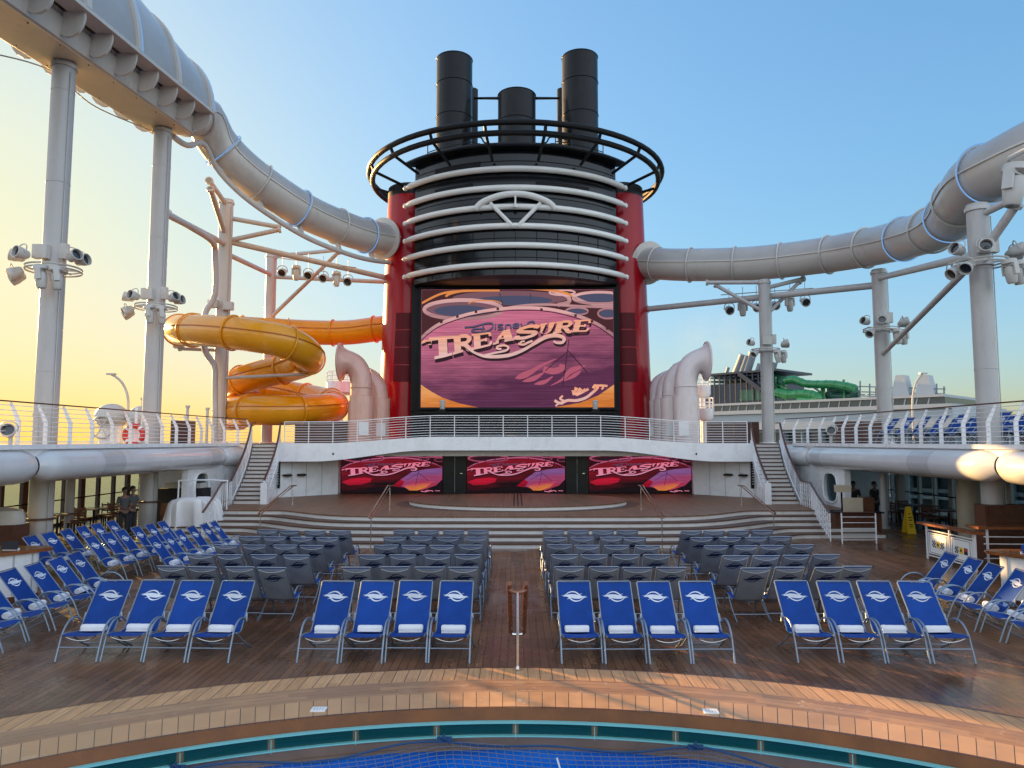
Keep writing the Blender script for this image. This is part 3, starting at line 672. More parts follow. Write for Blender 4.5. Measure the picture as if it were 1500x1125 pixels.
pipe('cream arm joining the slim rear column to the slide rail', [C('L4', 375), W(497, 366, 41)], .12)
pipe('white arm from the third left column out to the slide rail', [C('L3', 318), W(411, 333, 38)], .13)
pipe('white brace below the arm on the third left column', [C('L3', 353), W(411, 336, 38)], .13)
pipe('short white brace leaning on top of the third left column', [W(308, 276, 34.5), C('L3', 345)], .13)
pipe('short white strut between the slide rail and the third left column', [W(306, 264, 34.5), W(330, 298, 37.3)], .13)
pipe('white cross arm on top of the slim right column', [W(1034, 414, 38), C('R3', 414)], .11)
pipe('white arm from the slim right column toward the slide joint', [C('R3', 423), W(1178, 408, 37.5)], .11)
pipe('left slanted brace under the slide at the slim right column', [W(1047, 417, 38), C('R3', 458)], .10)
pipe('right slanted brace under the slide at the slim right column', [W(1172, 412, 37.5), C('R3', 464)], .10)
pipe('white arm from the second right column to the nearest right column', [C('R2', 408), V((COLS['R1'][0], 21.9, W(750, 372, 21.8).z))], .14)
pipe('long slanted brace between the two right columns', [C('R2', 520), V((COLS['R1'][0] - .1, 22.2, W(750, 388, 21.8).z))], .11)
pipe('white brace rising from the nearest right column to the slide bend', [C('R1', 378), W(1490, 298, 20.5)], .13)
pipe('upper arm from the nearest right column to the slide bend', [C('R1', 318), W(1492, 288, 20.5)], .11)
x3, y3 = COLS['L3'][0], COLS['L3'][1]
pipe('white drain pipe with two bends beside the third left column', spline([W(243, 312, 30.5), W(300, 345, 34), W(313, 358, 35.5), W(315, 372, 36), W(315, 430, 36.5), W(302, 455, 36.5), W(300, 470, 36.5), W(300, 512, 36.5), W(314, 535, 36.5), W(315, 560, 36.5), W(315, 648, 36.5)], 4), .15, 'drain_pipe', cat='pipe')
# lamps hanging in a row under the two long beams
def festoon(side, pxs, pys, Y):
    lab = 'left' if side < 0 else 'right'; a, b = W(pxs[0] - 12, pys[0] - 22, Y), W(pxs[-1] + 12, pys[-1] - 20, Y)
    t = thing('lamp_bar', f'thin bar under the {lab} long beam that six lamps hang from', 'lamp bar', tuple(a)); g = MB(); g.tube([a, b], .03, 6); g.build('bar', 'lampgrey', t)
    for i, (px, py) in enumerate(zip(pxs, pys)):
        p = W(px, py, Y); pz = W(px, pys[i] - 24, Y)
        g = MB(); g.tube([p + V((0, 0, .2)), pz + V((0, 0, .3))], .018, 5); g.build('hanger', 'lampgrey', t)
        if i in (1, 4): place(HEAD, (p.x, p.y, p.z + .45), (0, 0, .2), f'moving lamp, {NUM[i]} from the left under the {lab} long beam', 'lamps under the long beams', 1.35)
        else: place(CAN, tuple(p), (.45, 0, 0), f'round lamp, {NUM[i]} from the left under the {lab} long beam', 'lamps under the long beams', 1.6)
festoon(-1, (414, 434, 452, 474, 493, 510), (399, 400, 403, 407, 409, 412), 40.5)
festoon(1, (1068, 1088, 1108, 1135, 1157, 1179), (454, 452, 450, 447, 445, 442), 39.5)
# ================================================================== WHITE TUBE SLIDES
def tube_thing(name, label, pts, r, ring_step, leds, n=28, top=True, seam=True, cat='water slide', start=0):
    P = resample(spline(pts, 10), .35); t = thing(name, label, cat, tuple(P[0]))
    g = MB(); T, fr = g.frames(P, up=(0, 0, 1))
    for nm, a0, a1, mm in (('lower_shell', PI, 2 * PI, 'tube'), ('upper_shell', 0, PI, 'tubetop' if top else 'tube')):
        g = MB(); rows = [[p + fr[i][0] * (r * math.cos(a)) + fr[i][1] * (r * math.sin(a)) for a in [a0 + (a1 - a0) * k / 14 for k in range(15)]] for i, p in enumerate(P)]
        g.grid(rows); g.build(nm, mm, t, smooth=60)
    if seam:
        for s in (-1, 1):
            g = MB(); g.sweep([p + fr[i][0] * (r * s) for i, p in enumerate(P)], [(-.05, -.03), (.05, -.03), (.05, .03), (-.05, .03)], up=(0, 0, 1)); g.build('flange', 'tube', t)
    L = [0]
    for a, b in zip(P, P[1:]): L.append(L[-1] + (b - a).length)
    k = 0; d = start or ring_step * .5; cnt = 0
    for i in range(len(P)):
        if L[i] >= d:
            g = MB(); led = cnt in leds
            rr = [(P[i] + fr[i][0] * ((r + .055) * math.cos(a)) + fr[i][1] * ((r + .055) * math.sin(a))) for a in [2 * PI * q / 36 for q in range(36)]]
            g.tube(rr, .045, 6, closed=True); g.build('joint_ring', 'tube', t)
            if led:
                g = MB(); g.tube([(P[i] + T[i] * .07 + fr[i][0] * ((r + .10) * math.cos(a)) + fr[i][1] * ((r + .10) * math.sin(a))) for a in [2 * PI * q / 36 for q in range(36)]], .02, 5, closed=True); g.build('blue_light_strip', 'led', t)
            d += ring_step; cnt += 1
    return t, P, T, fr
# left: from the funnel out to the second column
LP = [W(600, 356, 43), W(578, 352, 41.7), W(545, 347, 40.1), W(510, 337, 38.6), W(455, 314, 36.6), W(405, 284, 35.0), W(355, 247, 33.6), W(318, 208, 32.6), W(296, 168, 31.6), V((COLS['L2'][0] + .2, 30.4, COLS['L2'][2] + 1.25)), V((COLS['L2'][0], 28.4, COLS['L2'][2] + 1.3))]
tL, P_, T_, F_ = tube_thing('tube_slide', 'white tube slide sweeping from the funnel to the upper left trough', LP, .93, 2.35, (1, 3, 5), start=1.2)
g = MB()   # rail pipe that carries the tube
rl = [p + V((.15, -.1, -1.42)) for p in P_[6:-3]]; g.tube(rl, .13, 10); g.build('carrier_rail', 'tube', tL)
for i in range(10, len(P_) - 14, 7):
    g = MB(); g.beam(P_[i] + V((0, 0, -.9)), P_[i] + V((.15, -.1, -1.4)), .16, .22); g.build('saddle', 'tube', tL)
q = W(583, 350, 39.4); g = MB(); dd = (P_[2] - P_[0]).normalized(); g.lathe([(.95, 0), (1.22, .02), (1.22, .10), (.95, .13)], tuple(min(P_, key=lambda p: abs(p.x + 7.75))), 36, basis(dd)); g.build('collar_flange', 'tube', tL)
# upper left: covered trough over the two columns
X1, Y1, Z1, _ = COLS['L1']; X2, Y2, Z2, _ = COLS['L2']
dv = (V((X2, Y2, Z2)) - V((X1, Y1, Z1))); e0 = V((X1, Y1, Z1)) - dv * 1.6; e1 = V((X2, Y2, Z2)) + dv * .13
TP = [e0 + (e1 - e0) * k / 40 for k in range(41)]
tt = thing('slide_trough', 'large covered slide trough with flat pale underside over the left columns', 'water slide', (X1, Y1, Z1))
g = MB(); T, fr = g.frames(TP, up=(0, 0, 1))
def sec(nm, prof, mm, sm=35, pts=TP): 
    g = MB(); g.sweep(pts, prof, up=(0, 0, 1)); return g.build(nm, mm, tt, sm)
sec('flat_underside', [(-.82, .0), (.82, .0), (.82, .10), (-.82, .10)], 'cream', 20)
sec('trough_side', [(.82, .02), (.92, .05), (1.02, .72), (.92, .72), (.8, .10)], 'tube', 20); sec('trough_side', [(-.8, .10), (-.92, .72), (-1.02, .72), (-.92, .05), (-.82, .02)], 'tube', 20)
sec('lower_shell', [(1.28 * math.cos(a), 1.62 + 1.28 * math.sin(a)) for a in [PI + .62 + (PI - 1.24) * k / 14 for k in range(15)]] , 'tube', 50)
sec('flange', [(1.2, .86), (1.84, .86), (1.84, .98), (1.2, .98)], 'tube', 20); sec('flange', [(-1.84, .86), (-1.2, .86), (-1.2, .98), (-1.84, .98)], 'tube', 20)
ch_ = lambda dd: 2.35 + .85 * min(1, dd / 5.0)
rows = [[p + fr[i][0] * (1.75 * math.cos(a)) + fr[i][1] * (.98 + ch_((e1 - p).length) * abs(math.sin(a)) ** .9) for a in [PI * k / 28 for k in range(29)]] for i, p in enumerate(TP)]
g = MB(); g.grid(rows); g.build('clear_cover', 'tubetop', tt, 50)
L = (e1 - e0).length; k = 0; d = .15
while d < L:
    p = e1 - dv.normalized() * d; fi = fr[5]
    for s in (1, -1):
        g = MB(); g.sweep([p - dv.normalized() * .05, p + dv.normalized() * .05], [(s * .95, .16), (s * 1.12, .10), (s * 1.30, .12), (s * 1.48, .22), (s * 1.62, .40), (s * 1.70, .62), (s * 1.72, .86), (s * 1.0, .86)], up=(0, 0, 1)); g.build('bracket', 'tube', tt, 20)
    if k % 2 == 0:
        arc = [p + fi[0] * (1.80 * math.cos(a)) + fi[1] * (.98 + (ch_(d) + .05) * abs(math.sin(a)) ** .9) for a in [PI * q / 24 for q in range(25)]]
        g = MB(); g.sweep(arc, [(-.05, -.13), (.05, -.13), (.05, .13), (-.05, .13)], up=tuple(dv.normalized())); g.build('cover_rib', 'tube', tt)
        if k % 4 == 0:
            g = MB(); g.tube([a + dv.normalized() * .17 + (a - p).normalized() * .05 for a in arc], .022, 5); g.build('blue_light_strip', 'led', tt)
    for s in (-1, 1):
        g = MB()
        g.sphere(p + fi[0] * (s * .7) + fi[1] * -.01 + dv.normalized() * .3, .03, 6); g.build('bolt', 'lens', tt)
    d += 1.45; k += 1
ea = [(1.0, .98)] + [(1.75 * math.cos(a), .98 + 2.35 * abs(math.sin(a)) ** .9) for a in [PI * k / 28 for k in range(29)]] + [(1.28 * math.cos(a), 1.62 + 1.28 * math.sin(a)) for a in [PI + .62 + (PI - 1.24) * k / 10 for k in range(11)]]
g = MB(); g.add([e1 + dv.normalized() * .02 + fr[-1][0] * a + fr[-1][1] * b for a, b in ea[1:]], [tuple(range(len(ea) - 1))]); g.build('end_plate', 'tube', tt, 0)
g = MB(); g.tube(spline([e1 + V((-.9, -.5, .0)), V((X2 - .5, Y2 - .2, Z2 - .15)), V((X2 - 1, (Y1 + Y2) / 2, (Z1 + Z2) / 2 - .25)), V((X1 - .6, Y1, Z1 - .2)), V((X1 - .95, Y1 - 3, Z1 - 1.2))], 8), .025, 6); g.build('cable', 'lampgrey', tt)
# right: from the funnel round the bend to the right edge
RP = [W(915, 383, 43.2), W(944, 385, 41.7), W(1000, 388, 40.0), W(1100, 386, 38.3), W(1200, 375, 36.2), W(1280, 361, 33.6), W(1335, 347, 31), W(1375, 332, 28.6), W(1400, 312, 26.6), W(1413, 288, 24.6), W(1434, 262, 23.0), W(1475, 240, 21.8), W(1530, 212, 20.9), W(1620, 172, 20.2), W(1750, 122, 19.8)]
tR, P_, T_, F_ = tube_thing('tube_slide', 'white tube slide curving from the funnel out past the right edge', RP, .92, 2.35, (6, 8, 10), start=2.5)
dd = (P_[3] - P_[0]).normalized(); g = MB(); g.lathe([(.93, 0), (1.28, .02), (1.28, .08), (.93, .12)], tuple(min(P_, key=lambda p: abs(p.x - 7.9))), 36, basis(dd)); g.build('collar_flange', 'tube', tR)
place(HEAD, tuple(W(1489, 240, 17.5)), (.1, .1, .5), 'grey moving lamp hanging at the right edge below the slide bend', 'moving lamps', 1.7)
g = MB(); a, b = W(1478, 232, 17.5), W(1560, 190, 16.6); g.tube([a, b], .07, 8); g.tube([W(1478, 232, 17.5), W(1492, 290, 19)], .05, 8); tag(g.build('lamp_arm', 'lampgrey'), 'grey lamp arm at the right edge by the slide bend', 'lamp arm')  # simple arm carrying the moving lamp
# ================================================================== YELLOW SLIDE
Yp = [W(*q) for q in ((590, 480, 44.5), (560, 481, 44.2), (510, 487, 44.6), (455, 487, 44.6), (390, 484, 43.6), (320, 481, 41.5), (272, 482, 38.8), (266, 484, 36.4), (300, 484, 34.4), (360, 490, 33.3), (415, 500, 33.4), (447, 516, 34.8), (450, 528, 36.6), (425, 538, 38.2), (385, 548, 38.8), (352, 558, 39.6), (341, 566, 41.3), (360, 570, 43.6), (400, 573, 45), (445, 580, 45), (482, 588, 43.4), (491, 594, 41.0), (470, 598, 38.9), (425, 601, 37.4), (375, 601, 37.2), (343, 602, 38.6), (332, 606, 40.8), (350, 612, 43.5))]
ys_, P_, T_, F_ = tube_thing('spiral_slide', 'yellow spiral tube slide winding down left of the red funnel', Yp, .78, 2.9, (), top=False, seam=False)
for ch in list(ys_.children): ch.data.materials[0] = M['yellow']
for s in (-1, 1):
    g = MB(); g.sweep([p + F_[i][0] * (.785 * s) + F_[i][1] * .18 for i, p in enumerate(P_)], [(-.025, -.02), (.025, -.02), (.025, .02), (-.025, .02)], up=(0, 0, 1)); g.build('seam', 'yellowin', ys_)
def harm(lab, key, q):
    p = W(*q); x, y, _, r = COLS[key]; pipe(lab + ' of the yellow slide', [V((x, y, p.z - .1)), p], .085)
    g = MB(); g.box(p + V((0, 0, .12)), (.5, .5, .16), .3); tag(g.build('slide_saddle', 'lampgrey'), 'grey saddle plate on the ' + lab, 'saddle plate', 'saddle plates under the yellow slide')
harm('white support arm under the upper left bend', 'L3', (262, 511, 37.6))
harm('white support arm under the upper right bend', 'L3', (450, 548, 36.2))
harm('white support arm under the rear run', 'L4', (366, 571, 42.5))
# ================================================================== FUNNEL
fn = thing('ship_funnel', 'tall red and black ship funnel with white ribs and a big screen', 'funnel', (0, 44, ZU))
YC, RF = 45.35, 8.05            # front face arc
def taper(z): return .942 + (18.7 - z) * .0042
def arcpt(x, off=0):
    r = RF + off; return V((x, YC - math.sqrt(max(.01, r * r - x * x)), 0))
# red body: rounded plan, open at the front for the panel
def plan(z, k=1.0):
    out = []; t = taper(z) * k
    for i in range(25):      # left pillar, from inner front edge round to the outer side
        a = -PI / 2 + .75 - (PI * .5 + .75) * i / 24 ; out.append(V((-6.62 * t + 1.5 * math.cos(a), 42.3 + 1.6 * math.sin(a), z)))
    out += [V((-(8.1) * t, 46, z)), V((-7.8 * t, 49, z)), V((-6.2 * t, 52.5, z)), V((-3 * t, 54.2, z)), V((0, 54.6, z))]
    return out + [V((-p.x, p.y, p.z)) for p in out[-2::-1]]
zs = [ZU, 6, 9, 12, 15, 17.6, 18.05]
g = MB(); g.grid([plan(z) for z in zs]); g.build('red_casing', 'red', fn)
g = MB(); g.grid([plan(18.05), plan(18.7)]); rw = plan(18.7); g.add(rw, [tuple(range(len(rw)))]); g.build('black_top_band', 'black', fn)
# black front panel, curved
for z0, z1, nm, mm in ((12.35, 15.2, 'front_panel', 'blackpanel'), (15.2, 19.35, 'front_panel', 'blackpanel')):
    n = 28; g = MB(); rows = []
    for z in (z0, z1):
        rows.append([arcpt(-5.75 + 11.5 * i / n) + V((0, 0, z)) for i in range(n + 1)])
    g.grid(rows); g.build(nm, mm, fn)
g = MB(); rows = [arcpt(-5.75 + 11.5 * i / 28) + V((0, 0, 19.35)) for i in range(29)] + [V((5.75, 46, 19.35)), V((-5.75, 46, 19.35))]
g.add(rows, [tuple(range(31))]); g.add([p + V((0, 0, -7)) for p in rows], [tuple(range(30, -1, -1))]); g.build('panel_cap', 'matblack', fn, 0)
for i in range(1, 10):       # vertical joints of the louvred panel
    x = -5.75 + 1.15 * i; g = MB(); p = arcpt(x, .012); g.beam((p.x, p.y, 12.4), (p.x, p.y, 15.25), .035, .03); g.build('panel_joint', 'matblack', fn)
for z in (12.75, 13.3, 13.8, 14.35, 14.85, 15.4, 16.1, 16.6, 17.2, 17.7, 18.6):
    g = MB(); g.tube([arcpt(-5.6 + 11.2 * i / 24, .01) + V((0, 0, z)) for i in range(25)], .02, 4); g.build('panel_groove', 'matblack', fn)
for x, z, w, h in ((-3.2, 18.3, 2.6, .35), (2.6, 17.2, 3.0, .3), (-3.4, 17.2, 2.2, .28), (3.2, 15.9, 2.6, .34), (-2.9, 16.0, 2.4, .3)):
    n = 10; g = MB(); g.grid([[arcpt(x - w / 2 + w * i / n, .015) + V((0, 0, z + dz)) for i in range(n + 1)] for dz in (0, h)]); g.build('vent_slot', 'matblack', fn)
# white ribs
for k in range(6):
    z = 18.08 - 1.045 * k; pts = [arcpt(-6.35 + 12.7 * i / 40, .22) + V((0, 0, z)) for i in range(41)]
    g = MB(); g.tube(pts, [.10] + [.165] * 39 + [.10], 12)
    for e in (pts[0], pts[-1]): g.sphere(e, .155, 10)
    g.build('white_rib', 'rib', fn)
    for i in (6, 13, 20, 27, 34):
        g2 = MB(); g2.beam(arcpt(pts[i].x, .0) + V((0, 0, z)), pts[i], .08); g2.build('rib_bracket', 'matblack', fn)
zb = 18.02 - 1.045 * 2
em = MB(); em.tube(spline([arcpt(-2.15, .34) + V((0, 0, zb - .02)), arcpt(-1.75, .36) + V((0, 0, zb + .32)), arcpt(-.9, .4) + V((0, 0, zb + .60)), arcpt(0, .4) + V((0, 0, zb + .70)), arcpt(.9, .4) + V((0, 0, zb + .60)), arcpt(1.75, .36) + V((0, 0, zb + .32)), arcpt(2.15, .34) + V((0, 0, zb - .02))], 5), .17, 10); em.build('arch', 'rib', fn)
for s in (-1, 1):
    g = MB(); g.tube([arcpt(s * 1.35, .34) + V((0, 0, zb + .25)), arcpt(s * .12, .34) + V((0, 0, zb - 1.05))], .11, 8); g.build('v_brace', 'rib', fn)
g = MB(); g.tube([arcpt(0, .5) + V((0, 0, zb + .55)), arcpt(0, .5) + V((0, 0, zb + .1))], .05, 6); g.lathe([(.0, -.16), (.13, -.1), (.15, .05), (.06, .12), (0, .13)], arcpt(0, .5) + V((0, 0, zb + .02)), 12); g.build('hanging_lamp', 'rib', fn)
# roof lip and railing
lip = [arcpt(-6.2 + 12.4 * i / 36, .45) + V((0, 0, 19.32)) for i in range(37)]
g = MB(); g.sweep(lip, [(-.5, -.07), (.1, -.09), (.14, 0), (.1, .09), (-.5, .12)], up=(0, 0, 1)); g.build('roof_lip', 'black', fn)
for z in (.5, 1.0):
    for s in (-1, 1):
        g = MB(); g.tube([arcpt(s * x, -.2) + V((0, 0, 19.4 + z)) for x in (2.2, 2.8, 3.4, 4.0, 4.6, 5.0)], .03, 5); g.build('roof_rail', 'black', fn)
for s in (-1, 1):
    for x in (2.2, 3.1, 4.0, 5.0):
        g = MB(); p = arcpt(s * x, -.2); g.beam(p + V((0, 0, 19.35)), p + V((0, 0, 20.4)), .05); g.build('roof_rail_post', 'black', fn)
    for hh in (.7, 1.1):
        g = MB(); g.tube(spline([(s * 2.9, 38.9, 19.4 + hh), (s * 2.0, 38.6, 19.4 + hh), (s * 1.75, 38.6, 19.3 + hh - .2), (s * 1.4, 38.7, 19.3 + hh - .25)], 5), .05, 6); g.build('vent_pipe', 'black', fn)
# halo ring
def halo(r_, z, kx): return [V((kx * (8.75 + r_) * math.cos(2 * PI * i / 72), 42.0 + (8.0 + r_) * math.sin(2 * PI * i / 72), z)) for i in range(72)]
H1, H2 = halo(0, 19.25, 1), halo(-.22, 18.8, 1)
for h_ in (H1, H2):
    g = MB(); g.tube(h_, .15, 10, closed=True); g.build('halo_ring', 'matblack', fn)
for i in range(0, 72, 4):
    g = MB(); g.tube([H1[i], H2[i]], .09, 6); c = V((0, 42.0, 0)); q = H2[i]; aa = 2 * PI * i / 72; inn = V((7.15 * math.cos(aa), 42.6 + 5.6 * math.sin(aa), 18.55))
    g.tube([q, inn], .085, 6); g.build('halo_strut', 'matblack', fn)
# exhaust stacks
for px, Y, dia, pyt, lab in ((666, 43.5, 2.28, 74, ''), (849, 43.5, 2.28, 71, ''), (757, 41.8, 2.30, 127, ''), (692, 45.5, .75, 128, ''), (824, 45.5, .75, 128, '')):
    r = dia / 2; q = W(px, pyt, Y - r * .97); q.x = W(px, pyt, Y).x; g = MB(); g.lathe([(r, 18.6), (r, q.z), (r - .07, q.z), (r - .07, q.z - 1.5)], (q.x, Y, 0), 36)
    if dia > 2:
        for z in (q.z - 1.75, q.z - 3.9, q.z - .04):
            g.tube([(q.x + (r + .012) * math.cos(2 * PI * i / 36), Y + (r + .012) * math.sin(2 * PI * i / 36), z) for i in range(36)], .022, 4, closed=True)
    g.build('exhaust_stack', 'black', fn)
for s, x in ((-1, 709), (1, 805)):
    a, b = W(757 + s * 28, 144, 42), W(757 + s * 62, 144, 43.2); g = MB(); g.tube([a, b, b + V((0, 0, -1.5))], .09, 6); g.build('link_pipe', 'black', fn)
# base plinth under the screen
YS = 40.0
g = MB(); g.box((0, 41.4, (ZU + 5.3) / 2), (11.9, 2.2, 5.3 - ZU)); g.build('base_plinth', 'matblack', fn, 0)
for i in range(7):
    g = MB(); g.box((-4.5 + 1.5 * i, 40.28, (ZU + 5.3) / 2), (.05, .05, 1.8)); g.build('plinth_joint', 'black', fn, 0)
g = MB(); g.box((0, 41.5, 8.9), (11.9, 2.6, 7.4)); g.build('screen_back', 'matblack', fn, 0)
g = MB(); n = 24; g.grid([[V((x, YS + .1, 12.25)) for x in [-5.75 + 11.5 * i / n for i in range(n + 1)]], [arcpt(-5.75 + 11.5 * i / n) + V((0, 0, 12.4)) for i in range(n + 1)]]); g.build('hood', 'black', fn)
for s in (-1, 1):             # dark speaker panels on the red pillars
    for k in range(4):
        z = 6.9 + 1.02 * k; rows = []
        for dz in (0, .96):
            t_ = taper(z + dz); rows.append([V((s * (6.62 * t_ - 1.515 * math.cos(a)), 42.3 + 1.615 * math.sin(a), z + dz)) for a in [-PI / 2 + .72 - 1.05 * i / 12 for i in range(13)]])
        g = MB(); g.grid(rows); g.build('speaker_panel', 'darkred', fn)
    q = W(568 if s < 0 else 944, 407 if s < 0 else 453, 42); g = MB(); g.tube([q + V((-s * .6, .2, 0)), q + V((s * .15, 0, 0))], .24, 14); g.build('beam_socket', 'red', fn)
# ---- screens
def lincol(h): 
    c = S(h); return tuple(x * SCR / (2 ** EXPO) for x in c)
SCR = 1.0
def scr_mat(name, top, bot, stripe=.12):
    m, nt, p = base(name); nt.nodes.remove(p); e = nn(nt, 'ShaderNodeEmission'); tc = nn(nt, 'ShaderNodeTexCoord')
    sp = nn(nt, 'ShaderNodeSeparateXYZ'); nt.links.new(tc.outputs['Generated'], sp.inputs[0]); z = sp.outputs[2]; x = sp.outputs[0]
    f = mathn(nt, 'ADD', z, mathn(nt, 'MULTIPLY', mathn(nt, 'SUBTRACT', noise(nt, tc.outputs['Generated'], 2.5, 4, .6, (1, 1, 3)), .5), .9))
    f2 = mathn(nt, 'SUBTRACT', f, mathn(nt, 'MULTIPLY', mathn(nt, 'SUBTRACT', x, .4), .35))
    col = mixc(nt, ramp(nt, f2, .15, .75), bot, top)
    pl = mathn(nt, 'LESS_THAN', mathn(nt, 'FRACT', mathn(nt, 'MULTIPLY', z, 46)), .22)
    st_ = noise(nt, tc.outputs['Generated'], 5, 5, .7, (.6, 1, 9)); k = mathn(nt, 'SUBTRACT', ramp(nt, st_, .3, .7, .72, 1.25), mathn(nt, 'MULTIPLY', pl, stripe * 1.6))
    kk = nn(nt, 'ShaderNodeCombineColor'); [nt.links.new(k, kk.inputs[i]) for i in range(3)]
    nt.links.new(mixc(nt, 1.0, col, kk.outputs[0], 'MULTIPLY'), e.inputs[0]); nt.links.new(e.outputs[0], nt.nodes['Material Output'].inputs[0]); return m
def ribbon2(pts, w):
    """outline polygon strip of a 2D stroke; w may vary along it"""
    n = len(pts); ws = w if isinstance(w, (list, tuple)) else [w] * n; Lp, Rp = [], []
    for i in range(n):
        a, b = pts[max(i - 1, 0)], pts[min(i + 1, n - 1)]; dx, dy = b[0] - a[0], b[1] - a[1]; l = math.hypot(dx, dy) or 1
        nx, ny = -dy / l * ws[i] / 2, dx / l * ws[i] / 2; Lp.append((pts[i][0] + nx, pts[i][1] + ny)); Rp.append((pts[i][0] - nx, pts[i][1] - ny))
    return Lp, Rp
def sp2(pts, n=8): return [(p.x, p.y) for p in spline([V((a, b, 0)) for a, b in pts], n)]
def letters():
    """slab-serif capitals on a unit box as lists of strokes (points, width)"""
    s = .26; h = .11; D = {}
    bar = lambda x0, x1, y, t=h: ([(x0, y), (x1, y)], t)
    st_ = lambda x, y0=.0, y1=1., t=s: ([(x, y0), (x, y1)], t)
    D['T'] = [st_(.5), bar(.0, 1, .94, .13), bar(.18, .82, .05), ([(.06, .94), (.03, .68)], .09), ([(.94, .94), (.97, .68)], .09)]
    D['R'] = [st_(.28), bar(.04, .52, .05), bar(.04, .6, .95), (sp2([(.4, .95), (.72, .93), (.86, .74), (.72, .53), (.4, .5)]), .17), (sp2([(.5, .5), (.7, .3), (.84, .05), (1.02, .04)]), .2)]
    D['E'] = [st_(.28), bar(.04, .9, .05), bar(.04, .9, .95), bar(.3, .7, .5), ([(.88, .95), (.92, .70)], .1), ([(.88, .05), (.94, .30)], .1), ([(.70, .62), (.70, .38)], .08)]
    D['A'] = [([(.16, .0), (.5, 1.0)], .13), ([(.5, 1.), (.80, .0)], .27), bar(.26, .7, .33, .09), bar(.0, .34, .05), bar(.58, 1.02, .05)]
    D['S'] = [(sp2([(.88, .72), (.82, .88), (.5, .95), (.2, .84), (.2, .64), (.5, .51), (.8, .38), (.82, .16), (.5, .05), (.18, .12), (.1, .3)]), .2), ([(.88, .95), (.9, .66)], .08), ([(.1, .05), (.1, .34)], .08)]
    D['U'] = [(sp2([(.24, .95), (.24, .5), (.26, .22), (.5, .06), (.72, .2), (.76, .5), (.76, .95)]), [.26 - .012 * i for i in range(49)][:49]), bar(.02, .46, .95), bar(.58, .96, .95)]
    return D
LET = letters()
def lookup(tab, x):
    for (a, ya), (b, yb) in zip(tab, tab[1:]):
        if x <= b: return ya + (yb - ya) * (x - a) / (b - a)
    return tab[-1][1]
